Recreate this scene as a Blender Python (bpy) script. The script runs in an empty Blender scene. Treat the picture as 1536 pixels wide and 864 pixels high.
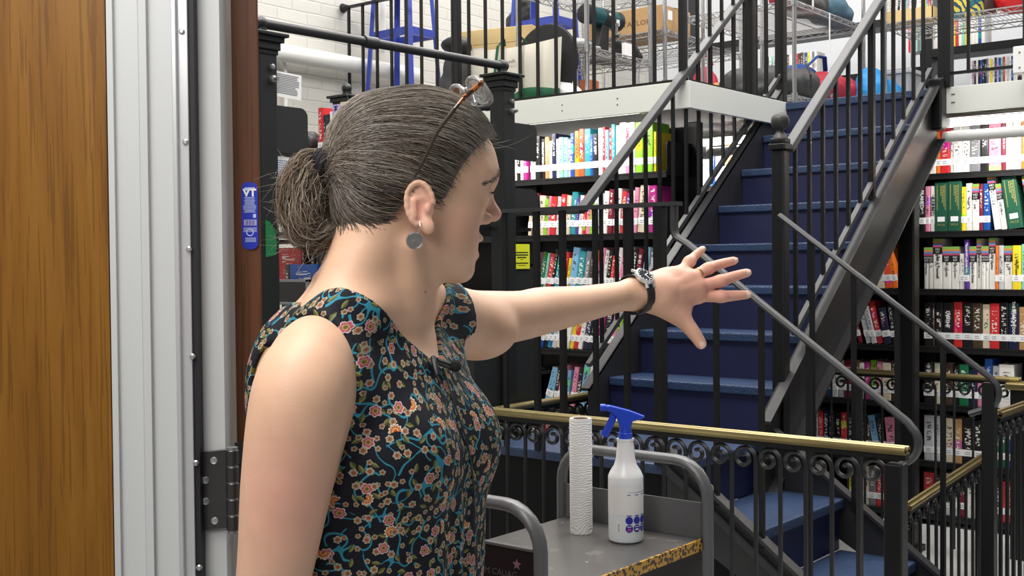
import bpy, bmesh, math, random
import numpy as np
from mathutils import Vector, Matrix
random.seed(7)
sc = bpy.context.scene
COL = sc.collection
# ---------------------------------------------------------------- camera, world, lamps, exposure
W, H, F = 1536, 864, 1750.0
YAW = math.radians(39.1); PITCH = math.radians(-1.28); ROLL = math.radians(-0.5)
CAMZ = 1.42
RT = Vector((math.cos(YAW), math.sin(YAW), 0)); FW = Vector((-math.sin(YAW), math.cos(YAW), 0)); UP = Vector((0, 0, 1))
cam_d = bpy.data.cameras.new('camera'); cam = bpy.data.objects.new('camera', cam_d); COL.objects.link(cam)
cam_d.sensor_width = 36; cam_d.lens = F / W * 36; cam_d.clip_start = 0.05; cam_d.clip_end = 100
CM = Matrix.Rotation(YAW, 3, 'Z') @ Matrix.Rotation(math.pi / 2 + PITCH, 3, 'X') @ Matrix.Rotation(ROLL, 3, 'Z')
cam.matrix_world = Matrix.Translation((0, 0, CAMZ)) @ CM.to_4x4()
sc.camera = cam
C0 = Vector((0, 0, CAMZ))
def ray(px, py):
    return CM @ Vector(((px - W / 2) / F, -(py - H / 2) / F, -1))
def on_x(px, py, x): r = ray(px, py); return C0 + r * (x / r.x)
def on_y(px, py, y): r = ray(px, py); return C0 + r * (y / r.y)
def at_d(px, py, d): r = ray(px, py); return C0 + r * (d / r.dot(FW))      # d = level distance ahead of the camera
def at_x_y(px, y): return on_y(px, 390, y).x                               # X of an image column on the plane Y=y
def at_y_x(px, x): return on_x(px, 390, x).y
wd = bpy.data.worlds.new('world'); sc.world = wd; wd.use_nodes = True
wd.node_tree.nodes['Background'].inputs[0].default_value = (0.90, 0.95, 1, 1)
wd.node_tree.nodes['Background'].inputs[1].default_value = 0.13
def area(name, loc, size, power, rot=(0, 0, 0), color=(1, 0.97, 0.93)):
    l = bpy.data.lights.new(name, 'AREA'); l.shape = 'RECTANGLE'; l.size, l.size_y = size; l.energy = power; l.color = color
    o = bpy.data.objects.new(name, l); COL.objects.link(o); o.location = loc; o.rotation_euler = rot
    return o
area('ceiling_lamp_entrance', (-1.15, 0.30, 2.95), (0.9, 1.4), 30)
area('ceiling_lamp_hall', (-0.45, -0.95, 2.7), (1.2, 1.2), 22, (math.radians(35), 0, math.radians(20)))
area('ceiling_lamp_aisle', (-2.3, 2.6, 4.6), (2.4, 1.2), 98)
area('ceiling_lamp_stairs', (-1.2, 4.6, 5.0), (2.4, 1.2), 70)
area('ceiling_lamp_mezzanine', (-3.9, 5.9, 4.9), (2.2, 2.2), 75)
area('ceiling_lamp_far', (-1.2, 7.0, 4.9), (2.4, 1.0), 50)
area('ceiling_lamp_wall', (-4.5, 3.4, 4.6), (1.0, 2.6), 30)
sc.view_settings.view_transform = 'Standard'; sc.view_settings.look = 'None'; sc.view_settings.gamma = 1
sc.view_settings.exposure = 0.55; sc.view_settings.use_curve_mapping = False
# ---------------------------------------------------------------- materials
MATS = {}
def lin(c):
    return tuple((v / 12.92 if v <= 0.04045 else ((v + 0.055) / 1.055) ** 2.4) for v in c)
def hexc(h): return lin(tuple(int(h[i:i + 2], 16) / 255 for i in (0, 2, 4)))
def mat(name, col, rough=0.5, metal=0.0, bump=0.0, bscale=60, vary=0.0, vscale=8, spec=0.5, **kw):
    if name in MATS: return MATS[name]
    m = bpy.data.materials.new(name); m.use_nodes = True; nt = m.node_tree; b = nt.nodes['Principled BSDF']
    b.inputs['Base Color'].default_value = (*col, 1); b.inputs['Roughness'].default_value = rough; b.inputs['Metallic'].default_value = metal
    b.inputs['Specular IOR Level'].default_value = spec
    for k, v in kw.items():
        b.inputs[k.replace('_', ' ')].default_value = v
    tc = None
    if bump or vary:
        tc = nt.nodes.new('ShaderNodeTexCoord')
    if vary:
        n = nt.nodes.new('ShaderNodeTexNoise'); n.inputs['Scale'].default_value = vscale; n.inputs['Detail'].default_value = 5
        nt.links.new(tc.outputs['Object'], n.inputs['Vector'])
        mx = nt.nodes.new('ShaderNodeMix'); mx.data_type = 'RGBA'
        mx.inputs['A'].default_value = (*[c * (1 - vary) for c in col], 1); mx.inputs['B'].default_value = (*[min(1, c * (1 + vary)) for c in col], 1)
        nt.links.new(n.outputs['Fac'], mx.inputs['Factor']); nt.links.new(mx.outputs['Result'], b.inputs['Base Color'])
    if bump:
        n = nt.nodes.new('ShaderNodeTexNoise'); n.inputs['Scale'].default_value = bscale; n.inputs['Detail'].default_value = 4
        nt.links.new(tc.outputs['Object'], n.inputs['Vector'])
        bp = nt.nodes.new('ShaderNodeBump'); bp.inputs['Strength'].default_value = bump; bp.inputs['Distance'].default_value = 0.004
        nt.links.new(n.outputs['Fac'], bp.inputs['Height']); nt.links.new(bp.outputs['Normal'], b.inputs['Normal'])
    MATS[name] = m
    return m
class NT:                                                     # small helper for node graphs
    def __init__(s, name):
        s.m = bpy.data.materials.new(name); s.m.use_nodes = True; s.t = s.m.node_tree; s.b = s.t.nodes['Principled BSDF']; MATS[name] = s.m
    def n(s, typ, **kw):
        nd = s.t.nodes.new('ShaderNode' + typ)
        for k, v in kw.items(): setattr(nd, k, v)
        return nd
    def l(s, a, b): s.t.links.new(a, b)
    def put(s, sock, v):
        if hasattr(v, 'is_output'): s.l(v, sock)
        else: sock.default_value = v
    def math(s, op, a, b=None, c=None, clamp=False):
        nd = s.n('Math', operation=op, use_clamp=clamp); s.put(nd.inputs[0], a)
        if b is not None: s.put(nd.inputs[1], b)
        if c is not None: s.put(nd.inputs[2], c)
        return nd.outputs[0]
    def vmath(s, op, a, b=None):
        nd = s.n('VectorMath', operation=op); s.put(nd.inputs[0], a)
        if b is not None: s.put(nd.inputs[1], b)
        return nd.outputs['Value'] if op in ('LENGTH', 'DOT_PRODUCT', 'DISTANCE') else nd.outputs[0]
    def mix(s, f, a, b):
        nd = s.n('Mix', data_type='RGBA'); s.put(nd.inputs['Factor'], f)
        for k, v in (('A', a), ('B', b)):
            if isinstance(v, tuple) and len(v) == 3: v = (*v, 1)
            s.put(nd.inputs[k], v)
        return nd.outputs['Result']
    def noise(s, vec, scale, detail=3, rough=0.5, dim='3D'):
        nd = s.n('TexNoise', noise_dimensions=dim); nd.inputs['Scale'].default_value = scale; nd.inputs['Detail'].default_value = detail; nd.inputs['Roughness'].default_value = rough
        if vec is not None: s.l(vec, nd.inputs['Vector'])
        return nd
    def mapping(s, vec, scale=(1, 1, 1), loc=(0, 0, 0), rot=(0, 0, 0)):
        nd = s.n('Mapping'); nd.inputs['Scale'].default_value = scale; nd.inputs['Location'].default_value = loc; nd.inputs['Rotation'].default_value = rot
        s.l(vec, nd.inputs['Vector']); return nd.outputs[0]
    def bump(s, h, strength=0.3, dist=0.004):
        nd = s.n('Bump'); nd.inputs['Strength'].default_value = strength; nd.inputs['Distance'].default_value = dist
        s.l(h, nd.inputs['Height']); s.l(nd.outputs[0], s.b.inputs['Normal'])
iron = mat('black_iron', (0.0060, 0.0060, 0.0066), 0.42, bump=0.08, bscale=90, spec=0.38)
rail_m = mat('worn_grey_rail', (0.046, 0.046, 0.048), 0.42, 0.1, bump=0.05, bscale=60, vary=0.25, vscale=14)
string_m = mat('stringer_grey', (0.032, 0.031, 0.032), 0.36, 0.3, bump=0.05, bscale=25, vary=0.2, vscale=5)
shelf_m = mat('shelf_black', (0.008, 0.0075, 0.008), 0.5, bump=0.05, spec=0.35)
post_m = mat('shelf_post_dark_green', (0.010, 0.0125, 0.0115), 0.42, bump=0.06, bscale=40)
brass = mat('brass', (0.36, 0.29, 0.13), 0.33, 0.85, bump=0.04, bscale=30, vary=0.3, vscale=9)
chrome = mat('chrome_wire', (0.55, 0.55, 0.56), 0.25, 0.9)
white_fascia = mat('fascia_paint', (0.72, 0.73, 0.68), 0.5, bump=0.03, bscale=14)
white_m = mat('white_paint', (0.8, 0.8, 0.78), 0.5)
paper_m = mat('paper', (0.82, 0.82, 0.80), 0.7)
pages_m = mat('pages', (0.72, 0.68, 0.58), 0.8, bump=0.2, bscale=200)
label_m = mat('spine_sticker', (0.86, 0.86, 0.86), 0.4)
ink_m = mat('ink_black', (0.012, 0.012, 0.014), 0.6)
# ---------------------------------------------------------------- mesh helpers
class MB:
    def __init__(s): s.v = []; s.f = []; s.mi = []; s.cur = 0
    def _add(s, vs, fs):
        b = len(s.v); s.v += [tuple(v) for v in vs]; s.f += [tuple(i + b for i in f) for f in fs]; s.mi += [s.cur] * len(fs)
    def box(s, x0, x1, y0, y1, z0, z1):
        s._add([(x, y, z) for z in (z0, z1) for y in (y0, y1) for x in (x0, x1)],
               [(0, 2, 3, 1), (4, 5, 7, 6), (0, 1, 5, 4), (2, 6, 7, 3), (0, 4, 6, 2), (1, 3, 7, 5)]); return s
    def bar(s, p, q, w, h, up=(0, 0, 1)):                       # rectangular bar, w sideways, h along up
        p, q = Vector(p), Vector(q); d = (q - p).normalized(); sd = d.cross(Vector(up))
        if sd.length < 1e-4: sd = d.cross(Vector((1, 0, 0)))
        sd.normalize(); u = sd.cross(d)
        vs = [c + sd * a * w / 2 + u * b * h / 2 for c in (p, q) for a, b in ((-1, -1), (1, -1), (1, 1), (-1, 1))]
        s._add(vs, [(0, 3, 2, 1), (4, 5, 6, 7), (0, 1, 5, 4), (1, 2, 6, 5), (2, 3, 7, 6), (3, 0, 4, 7)]); return s
    def tube(s, pts, r, n=8, cap=True, flat=None, closed=False, ref=None):   # flat=(w,h) gives a flat strip section
        pts = [Vector(p) for p in pts]; N = len(pts); rr = r if hasattr(r, '__len__') else [r] * N
        pu = None; vs = []
        for i, p in enumerate(pts):
            a = pts[(i - 1) % N] if (closed or i) else p; b = pts[(i + 1) % N] if (closed or i < N - 1) else p
            t = (b - a).normalized()
            if pu is None:
                pu = Vector(ref) if ref else (Vector((0, 0, 1)) if abs(t.z) < 0.9 else Vector((1, 0, 0)))
            u = pu - t * pu.dot(t); u.normalize(); w = t.cross(u); pu = u
            for k in range(n):
                an = 2 * math.pi * (k + (0.5 if n == 4 else 0)) / n
                if flat: vs.append(p + u * math.cos(an) * flat[0] + w * math.sin(an) * flat[1])
                else: vs.append(p + (u * math.cos(an) + w * math.sin(an)) * rr[i])
        fs = []
        for i in range(N if closed else N - 1):
            for k in range(n):
                j = (i + 1) % N
                fs.append((i * n + k, i * n + (k + 1) % n, j * n + (k + 1) % n, j * n + k))
        if cap and not closed: fs += [tuple(range(n - 1, -1, -1)), tuple(range((N - 1) * n, N * n))]
        s._add(vs, fs); return s
    def lathe(s, prof, c=(0, 0, 0), n=24, axis='z', cap=True):
        vs = []
        for r, z in prof:
            for k in range(n):
                a = 2 * math.pi * k / n; x, y = r * math.cos(a), r * math.sin(a)
                v = (x, y, z) if axis == 'z' else ((x, z, y) if axis == 'y' else (z, x, y))
                vs.append((v[0] + c[0], v[1] + c[1], v[2] + c[2]))
        N = len(prof)
        fs = [(i * n + k, i * n + (k + 1) % n, (i + 1) * n + (k + 1) % n, (i + 1) * n + k) for i in range(N - 1) for k in range(n)]
        if cap: fs += [tuple(range(n - 1, -1, -1)), tuple(range((N - 1) * n, N * n))]
        s._add(vs, fs); return s
    def prism(s, poly, fn, a, b):                               # polygon swept between a and b; fn(u,v,t)->xyz
        n = len(poly)
        vs = [fn(u, v, a) for u, v in poly] + [fn(u, v, b) for u, v in poly]
        s._add(vs, [tuple(range(n - 1, -1, -1)), tuple(range(n, 2 * n))] + [(k, (k + 1) % n, n + (k + 1) % n, n + k) for k in range(n)]); return s
    def build(s, name, m, parent=None, smooth=False, bevel=0, recalc=True, seg=2):
        me = bpy.data.meshes.new(name); me.from_pydata(s.v, [], s.f)
        ms = m if isinstance(m, (list, tuple)) else [m]
        for x in ms: me.materials.append(x)
        if len(ms) > 1:
            for p, i in zip(me.polygons, s.mi): p.material_index = i
        if recalc:
            bm = bmesh.new(); bm.from_mesh(me); bmesh.ops.recalc_face_normals(bm, faces=bm.faces); bm.to_mesh(me); bm.free()
        if smooth:
            me.shade_smooth()
            try: me.set_sharp_from_angle(angle=math.radians(35))
            except Exception: pass
        o = bpy.data.objects.new(name, me); COL.objects.link(o)
        if parent is not None: o.parent = parent
        if bevel:
            md = o.modifiers.new('bevel', 'BEVEL'); md.width = bevel; md.segments = seg; md.limit_method = 'ANGLE'
        return o
def tag(o, label=None, cat=None, group=None, kind=None):
    if label: o['label'] = label
    if cat: o['category'] = cat
    if group: o['group'] = group
    if kind: o['kind'] = kind
    return o
def empty(name, loc=(0, 0, 0), rz=0):
    o = bpy.data.objects.new(name, None); COL.objects.link(o); o.location = loc; o.rotation_euler = (0, 0, rz); o.empty_display_size = 0.05
    return o
def inst(o, parent, loc, name=None, rot=None):                  # same mesh again as another part
    c = o.copy(); COL.objects.link(c); c.parent = parent; c.location = loc
    if rot: c.rotation_euler = rot
    return c
def struct(o, label, cat): return tag(o, label, cat, kind='structure')
def text(name, body, size, m, loc, rot=(0, 0, 0), parent=None, align='CENTER', ex=0.0003, sx=1.0, bold=0.0):
    cu = bpy.data.curves.new(name, 'FONT'); cu.body = body; cu.size = size; cu.align_x = align; cu.align_y = 'CENTER'; cu.extrude = ex; cu.resolution_u = 2
    cu.offset = bold
    cu.materials.append(m)
    tmp = bpy.data.objects.new(name, cu); COL.objects.link(tmp)
    me = bpy.data.meshes.new_from_object(tmp.evaluated_get(bpy.context.evaluated_depsgraph_get())); bpy.data.objects.remove(tmp)
    o = bpy.data.objects.new(name, me); COL.objects.link(o); o.location = loc; o.rotation_euler = rot; o.scale = (sx, 1, 1)
    if parent is not None: o.parent = parent
    return o
def rrect(w, h, r, n=6):
    pts = []
    for cx, cy, a0 in ((w / 2 - r, h / 2 - r, 0), (-w / 2 + r, h / 2 - r, 90), (-w / 2 + r, -h / 2 + r, 180), (w / 2 - r, -h / 2 + r, 270)):
        for k in range(n + 1):
            a = math.radians(a0 + 90 * k / n); pts.append((cx + r * math.cos(a), cy + r * math.sin(a)))
    return pts
def view_obj(o): o.matrix_world = Matrix.Rotation(YAW, 4, 'Z'); return o      # mesh given as (right, ahead, up) of the doorway
# ---------------------------------------------------------------- the room
def brick_mat():
    g = NT('painted_brick'); tc = g.n('TexCoord'); v = g.mapping(tc.outputs['Object'], rot=(0, 0, 0))
    sx = g.n('SeparateXYZ'); g.l(v, sx.inputs[0]); cb = g.n('CombineXYZ'); g.l(g.math('ADD', sx.outputs[0], sx.outputs[1]), cb.inputs[0]); g.l(sx.outputs[2], cb.inputs[1])
    nz = g.noise(tc.outputs['Object'], 9, 3); vv = g.vmath('ADD', cb.outputs[0], g.vmath('MULTIPLY', nz.outputs['Color'], (0.012, 0.012, 0)))
    b = g.n('TexBrick'); g.l(vv, b.inputs['Vector']); b.inputs['Scale'].default_value = 1; b.inputs['Brick Width'].default_value = 0.22; b.inputs['Row Height'].default_value = 0.072
    b.inputs['Mortar Size'].default_value = 0.006; b.inputs['Mortar Smooth'].default_value = 0.6; b.inputs['Color1'].default_value = (.60, .585, .54, 1); b.inputs['Color2'].default_value = (.56, .545, .50, 1); b.inputs['Mortar'].default_value = (.53, .51, .46, 1)
    g.l(b.outputs['Color'], g.b.inputs['Base Color']); g.b.inputs['Roughness'].default_value = 0.55
    n2 = g.noise(tc.outputs['Object'], 30, 4)
    g.bump(g.math('ADD', g.math('MULTIPLY', b.outputs['Fac'], -1.0), g.math('MULTIPLY', n2.outputs['Fac'], 0.6)), 0.4, 0.005)
    return g.m
brick = brick_mat()
floor_m = mat('floor_linoleum', (0.5, 0.5, 0.49), 0.45, vary=0.15, vscale=6, bump=0.03)
deck_m = mat('deck_concrete', (0.34, 0.34, 0.33), 0.6, vary=0.15, vscale=3)
struct(MB().box(-5.3, 1.2, -0.6, 8.3, -0.08, 0).build('floor', floor_m), 'pale grey linoleum floor of the library stacks', 'floor')
struct(MB().box(-5.32, -5.2, -0.6, 8.3, 0, 5.3).build('wall_left', brick), 'white painted brick wall behind the stacks', 'wall')
struct(MB().box(-5.2, 1.2, 8.2, 8.3, 0, 5.3).build('wall_back', mat('back_wall_paint', (0.66, 0.68, 0.71), 0.6)), 'pale grey wall behind the mezzanine shelving', 'wall')
m = MB(); m.box(-5.2, -2.83, 4.80, 8.2, 2.195, 2.255); m.box(-2.83, 1.2, 5.86, 8.2, 2.195, 2.255)
struct(m.build('floor_mezzanine', deck_m), 'mezzanine floor slab over the book stacks', 'floor')
def fascia(name, x0, x1, y0, y1, screws, lab):
    return struct(MB().box(x0, x1, y0, y1, 2.135, 2.262).build(name, white_fascia, bevel=0.002), lab, 'fascia')
fascia('trim_1', -5.2, -2.80, 4.775, 4.80, [], 'white fascia board along the front of the mezzanine')
fascia('trim_2', -2.83, -2.805, 4.80, 5.80, [], 'white fascia board beside the top of the stairs')
fascia('trim_3', -2.03, 1.2, 5.835, 5.86, [], 'white fascia board right of the stairs')
sm = MB()
for px in (843, 926):
    for z in (2.185, 2.215): sm.lathe([(0.005, 0.0), (0.003, -0.003)], (on_y(px, 160, 4.774).x, 4.775, z), 8, 'y')
sm.build('screw_head', mat('screw_grey', (0.25, 0.25, 0.24), 0.4, 0.6), bpy.data.objects['trim_1'])
sm = MB()
for px in (1428, 1431):
    p = on_y(px, 140, 5.834)
    for z in (2.185, 2.225): sm.lathe([(0.005, 0.0), (0.003, -0.003)], (p.x, 5.834, z), 8, 'y')
sm.build('screw_head', MATS['screw_grey'], bpy.data.objects['trim_3'])
# fluorescent tubes, reflector and pipes below the mezzanine
def emis(name, col, s):
    g = NT(name); g.b.inputs['Base Color'].default_value = (*col, 1); g.b.inputs['Emission Color'].default_value = (*col, 1); g.b.inputs['Emission Strength'].default_value = s; return g.m
tube_m = emis('lit_tube', (1, 0.98, 0.94), 2.2)
refl_m = mat('reflector_metal', (0.7, 0.7, 0.7), 0.16, 0.9)
def lamp_strip(x0, x1, y, z, label, w=None, pw=18):
    t = tag(empty('fluorescent_lamp', ((x0 + x1) / 2, y, z)), label, 'lamp', 'strip lamps under the mezzanine')
    L = (x1 - x0) / 2
    MB().tube([(-L, 0, 0), (L, 0, 0)], 0.019, 12).build('tube', tube_m, t, True)
    b = MB(); b.prism([(-.05, .02), (-.03, .036), (.03, .036), (.05, .02), (.047, .018), (.028, .033), (-.028, .033), (-.047, .018)], lambda u, v, s: (s, u, v), -L, L)
    b.build('reflector', refl_m, t)
    e = MB()
    for s in (-1, 1): e.box(s * L - .012, s * L + .012, -.02, .02, -.022, .03)
    e.build('end_cap', white_m, t)
    l = area('strip_lamp_light', ((x0 + x1) / 2, y - 0.012, z - 0.026), (x1 - x0, 0.03), pw, (math.radians(12), 0, 0)); return t
lamp_strip(-1.99, 0.2, 5.93, 2.095, 'lit fluorescent tube under the white fascia right of the stairs', pw=18)
lamp_strip(-4.6, -2.9, 5.93, 2.095, 'lit fluorescent tube seen behind the balusters left of the stairs', pw=22)
lamp_strip(-4.9, -3.1, 4.845, 2.160, 'added unseen fluorescent tube behind the front mezzanine fascia', pw=9)  # unseen lamp added to brighten the upper shelves of the left bookcase
pipe_m = mat('white_pipe', (0.78, 0.78, 0.75), 0.4, bump=0.03)
def pipe(name, pts, r, lab, flanges=()):
    m = MB(); m.tube(pts, r, 14)
    o = tag(m.build(name, pipe_m, None, True), lab, 'pipe')
    for f in flanges:
        MB().tube([Vector(f) - Vector((.025, 0, 0)), Vector(f) + Vector((.025, 0, 0))], r * 1.5, 14).build('coupling', pipe_m, o, True)
    return o
pipe('pipe', [(-2.0, 5.88, 2.022), (1.1, 5.88, 2.022)], 0.026, 'white pipe crossing in front of the brightly lit top shelf')
pipe('pipe', [(-4.6, 5.9, 2.036), (-2.9, 5.9, 2.036)], 0.026, 'white pipe with couplings behind the left stair balusters', [(-3.72, 5.9, 2.036), (-3.36, 5.9, 2.036)])
wp = pipe('pipe', [(-5.12, 1.5, 2.60), (-5.12, 4.6, 2.60), (-5.12, 5.25, 2.60), (-5.13, 5.38, 2.60), (-5.16, 5.41, 2.60), (-5.19, 5.42, 2.60)], 0.05, 'fat white insulated pipe on the painted brick wall')
for y in (3.2, 4.2): MB().tube([(-5.12, y - .04, 2.6), (-5.12, y + .04, 2.6)], 0.058, 14).build('sleeve', pipe_m, wp, True)
pipe('pipe', [on_x(392, 78, -5.17), on_x(412, 70, -5.17), on_x(424, 82, -5.17), on_x(428, 110, -5.17), on_x(428, 300, -5.17)], 0.012, 'thin white bent conduit pipe on the brick wall')
pipe('pipe', [on_x(574, 0, -5.14), on_x(574, 80, -5.14)], 0.02, 'thin white upright pipe meeting the insulated pipe')
# ---------------------------------------------------------------- stairs
XL, XR = -2.82, -2.03
def nose(i): return 4.12 + 0.238 * i, 0.925 + 0.19 * i
def tread_mat():
    g = NT('navy_tread'); tc = g.n('TexCoord'); v = tc.outputs['Object']
    n1 = g.noise(v, 14, 5); n2 = g.noise(v, 90, 3)
    c = g.mix(n1.outputs['Fac'], (0.019, 0.037, 0.088), (0.034, 0.062, 0.135)); 
    sp = g.math('GREATER_THAN', n2.outputs['Fac'], 0.80); c = g.mix(g.math('MULTIPLY', sp, 0.35), c, (0.35, 0.38, 0.42))
    g.l(c, g.b.inputs['Base Color']); g.b.inputs['Roughness'].default_value = 0.42
    w1 = g.n('TexWave', wave_type='RINGS'); w1.inputs['Scale'].default_value = 1; 
    vo = g.n('TexVoronoi', feature='F1'); vo.inputs['Scale'].default_value = 32; vo.inputs['Randomness'].default_value = 0.25; g.l(v, vo.inputs['Vector'])
    rg = g.math('SINE', g.math('MULTIPLY', vo.outputs['Distance'], 22))
    g.bump(rg, 0.22, 0.002)
    return g.m
tread_m = tread_mat()
riser_m = mat('navy_riser', (0.0105, 0.0135, 0.058), 0.5, vary=0.25, vscale=7)
def stair_baluster_mesh(): pass
st = tag(empty('staircase', (-2.425, 4.9, 0)), 'navy blue metal staircase rising to the mezzanine with black balusters', 'staircase')
def loc(o, root=st):                                          # world-space mesh re-parented to a root that only translates
    o.parent = root; o.matrix_parent_inverse = Matrix.Translation(-root.location); return o
def wpart(mb, name, m, root, **k):
    o = mb.build(name, m, None, **k); return loc(o, root)
for i in range(8):
    y, z = nose(i)
    if i < 7: wpart(MB().box(XL, XR, y, y + .262, z - .036, z), 'tread', tread_m, st, bevel=0.006)
    else: wpart(MB().box(XL, XR, y, y + .07, z - .036, z + .004), 'tread', tread_m, st, bevel=0.006)
    wpart(MB().box(XL, XR, y + .014, y + .022, z - .19, z - .034), 'riser', riser_m, st)
sl = .19 / .238
def zl(y): return .925 + (y - 4.12) * sl                      # the nosing line
def stringer(x, w, top, bot, ya, yb, sgn):
    m = MB(); pr = lambda a, b: [(ya, zl(ya) + a), (yb, zl(yb) + a), (yb, zl(yb) + b), (ya, zl(ya) + b)]
    m.prism(pr(bot, top), lambda u, v, s: (s, u, v), x - .004, x + .004)
    m.prism(pr(top - .012, top), lambda u, v, s: (s, u, v), x - .004 if sgn > 0 else x - w, x + w if sgn > 0 else x + .004)
    m.prism(pr(bot, bot + .012), lambda u, v, s: (s, u, v), x - .004 if sgn > 0 else x - w, x + w if sgn > 0 else x + .004)
    return m
wpart(stringer(XR + .006, .045, .03, -.30, 3.95, 5.84, 1), 'stringer', string_m, st)
wpart(stringer(XL - .006, .04, .075, -.26, 3.98, 5.82, -1), 'stringer', mat('stringer_dark', (0.022, 0.022, 0.025), 0.42, bump=0.05), st)
# sloping foot rails, handrails and balusters of the flight
for x, off in ((XR + .0, .10), (XL - .02, .155)):
    wpart(MB().bar((x, 4.25 if x > -2.5 else 4.0, zl(4.25 if x > -2.5 else 4.0) + off), (x, 5.78, zl(5.78) + off), .022, .02), 'foot_rail', rail_m, st)
HL = .735 + .86 - .925
def hz(y): return 1.60 + (y - 3.93) * .80
hl = MB(); hl.bar((XL - .02, 3.96, hz(3.96) + .01), (XL - .02, 6.0, hz(6.0) + .01), .045, .028)
hl.bar((XL - .02, 3.98, hz(3.96) + .01), (-3.25, 3.98, hz(3.96) + .01), .012, .03, (0, 0, 1)); wpart(hl, 'handrail', rail_m, st, bevel=.004)
wpart(MB().bar((XR, 4.20, 1.845), (XR, 5.9, 1.845 + 1.7 * .785), .046, .03), 'handrail', rail_m, st, bevel=.006)
y = 4.10
while y < 5.85:
    wpart(MB().bar((XL - .02, y, zl(y) + .13), (XL - .02, y, hz(y)), .014, .014), 'baluster', iron, st); y += .118
y = 4.27; k = 0
while y < 5.80:
    big = k in (6,)
    wpart(MB().bar((XR, y, zl(y) + (.02 if big else .09)), (XR, y, 1.845 + (y - 4.2) * .785), .026 if big else .015, .026 if big else .015), 'baluster', iron, st); y += .128; k += 1
nw = MB(); nx, ny = XR + .0, 4.14; nw.box(nx - .026, nx + .026, ny - .026, ny + .026, .735, 1.84)
nw.box(nx - .035, nx + .035, ny - .035, ny + .035, 1.84, 1.865); nw.box(nx - .03, nx + .03, ny - .03, ny + .03, 1.865, 1.885)
wpart(nw, 'newel_post', iron, st, bevel=.005)
fp = MB(); fp.lathe([(0.03, 1.885), (0.022, 1.9), (0.014, 1.912), (0.014, 1.918)] + [(0.036 * math.sin(a), 1.95 - .036 * math.cos(a)) for a in [math.radians(x) for x in range(24, 181, 12)]], (nx, ny, 0), 20)
wpart(fp, 'finial', mat('finial_iron', (0.04, 0.038, 0.036), 0.45, 0.2), st, smooth=True)
# lower flight with its landing
lf = tag(empty('staircase', (-1.7, 3.7, 0)), 'navy blue lower staircase with landing behind the brass topped railing', 'staircase')
wpart(MB().box(-2.86, -2.03, 3.34, 4.12, .70, .735), 'landing', tread_m, lf, bevel=.006)
LX = [-1.74, -1.475, -1.21]; 
px0 = -2.03
for i, x in enumerate(LX):
    z = .545 - .19 * i
    wpart(MB().box(px0 - .02, x, 3.36, 4.06, z - .036, z), 'tread', tread_m, lf, bevel=.006)
    wpart(MB().box(px0 - .03, px0 - .022, 3.36, 4.06, z, z + .16), 'riser', riser_m, lf); px0 = x
wpart(MB().box(px0 - .03, px0 - .022, 3.36, 4.06, 0, .135), 'riser', riser_m, lf)
def lstr(y, sgn):
    m = MB(); A = [(-2.05, .79), (-1.06, .07)]
    P = [(A[0][0], A[0][1]), (A[1][0], A[1][1]), (A[1][0], max(0, A[1][1] - .22)), (A[0][0], A[0][1] - .24)]
    m.prism(P, lambda u, v, s: (u, s, v), y - .005, y + .005)
    m.bar((A[0][0], y - sgn * .0, A[0][1]), (A[1][0], y, A[1][1]), .045, .012)
    m.bar((A[0][0], y - sgn * .02, A[0][1] - .06), (A[1][0], y - sgn * .02, A[1][1] - .06), .02, .02)
    return m
wpart(lstr(3.34, 1), 'stringer', mat('stringer_worn', (0.03, 0.03, 0.032), 0.4, vary=.3), lf); wpart(lstr(4.07, -1), 'stringer', MATS['stringer_dark'], lf)
skm = mat('panel_black', (0.005, 0.005, 0.0055), 0.6, bump=.04, spec=.2)
wpart(MB().box(-2.9, -2.03, 3.345, 3.355, 0, .70), 'skirt_panel', skm, lf)
m = MB(); m.prism([(-2.03, .56), (-1.05, 0.0), (-2.03, 0)], lambda u, v, s: (u, s, v), 3.345, 3.352); wpart(m, 'skirt_panel', skm, lf)
# handrails of the lower flight: level guard, knee, slope, curl
def curl(c, r, a0, a1, n=10): return [(c[0] + r * math.cos(math.radians(a0 + (a1 - a0) * k / n)), c[1], c[2] + r * math.sin(math.radians(a0 + (a1 - a0) * k / n))) for k in range(n + 1)]
hy = 3.34
path = [(-2.02, hy, 1.615), (-2.02, hy, 1.55)] + curl((-1.98, hy, 1.525), .04, 180, 228, 6) + [(-1.97, hy, 1.475), (-1.24, hy, .945)] + curl((-1.27, hy, .885), .062, 50, -60, 10) + [(-1.29, hy, .80)]
wpart(MB().tube(path, .018, 8, flat=(.020, .011), ref=(0, 1, 0)), 'handrail', rail_m, lf, smooth=True)
wpart(MB().bar((-2.95, hy, 1.608), (-2.0, hy, 1.608), .04, .014), 'guard_rail', mat('guard_rail_iron', (0.035, 0.035, 0.037), 0.4), lf)
hy2 = 4.05
path = [(-1.99, hy2, 1.587), (-1.90, hy2, 1.52), (-1.22, hy2, 1.015)] + curl((-1.25, hy2, .965), .055, 50, -70, 10) + [(-1.29, hy2, .89)]
wpart(MB().tube(path, .018, 8, flat=(.018, .011), ref=(0, 1, 0)), 'handrail', rail_m, lf, smooth=True)
for px, w in ((758, .016), (805, .02), (844, .02), (893, .016), (940, .018), (990, .034)):
    x = at_x_y(px, hy); wpart(MB().box(x - w / 2, x + w / 2, hy - w / 2, hy + w / 2, .735, 1.602), 'baluster', iron, lf)
for x, w in ((-1.865, .016), (-1.705, .016), (-1.545, .016), (-1.385, .016)):
    zt = 1.475 - (x + 1.97) * .726; wpart(MB().box(x - w / 2, x + w / 2, hy - w / 2, hy + w / 2, .79 - (x + 2.05) * .727 - .03, zt), 'baluster', iron, lf)
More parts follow.
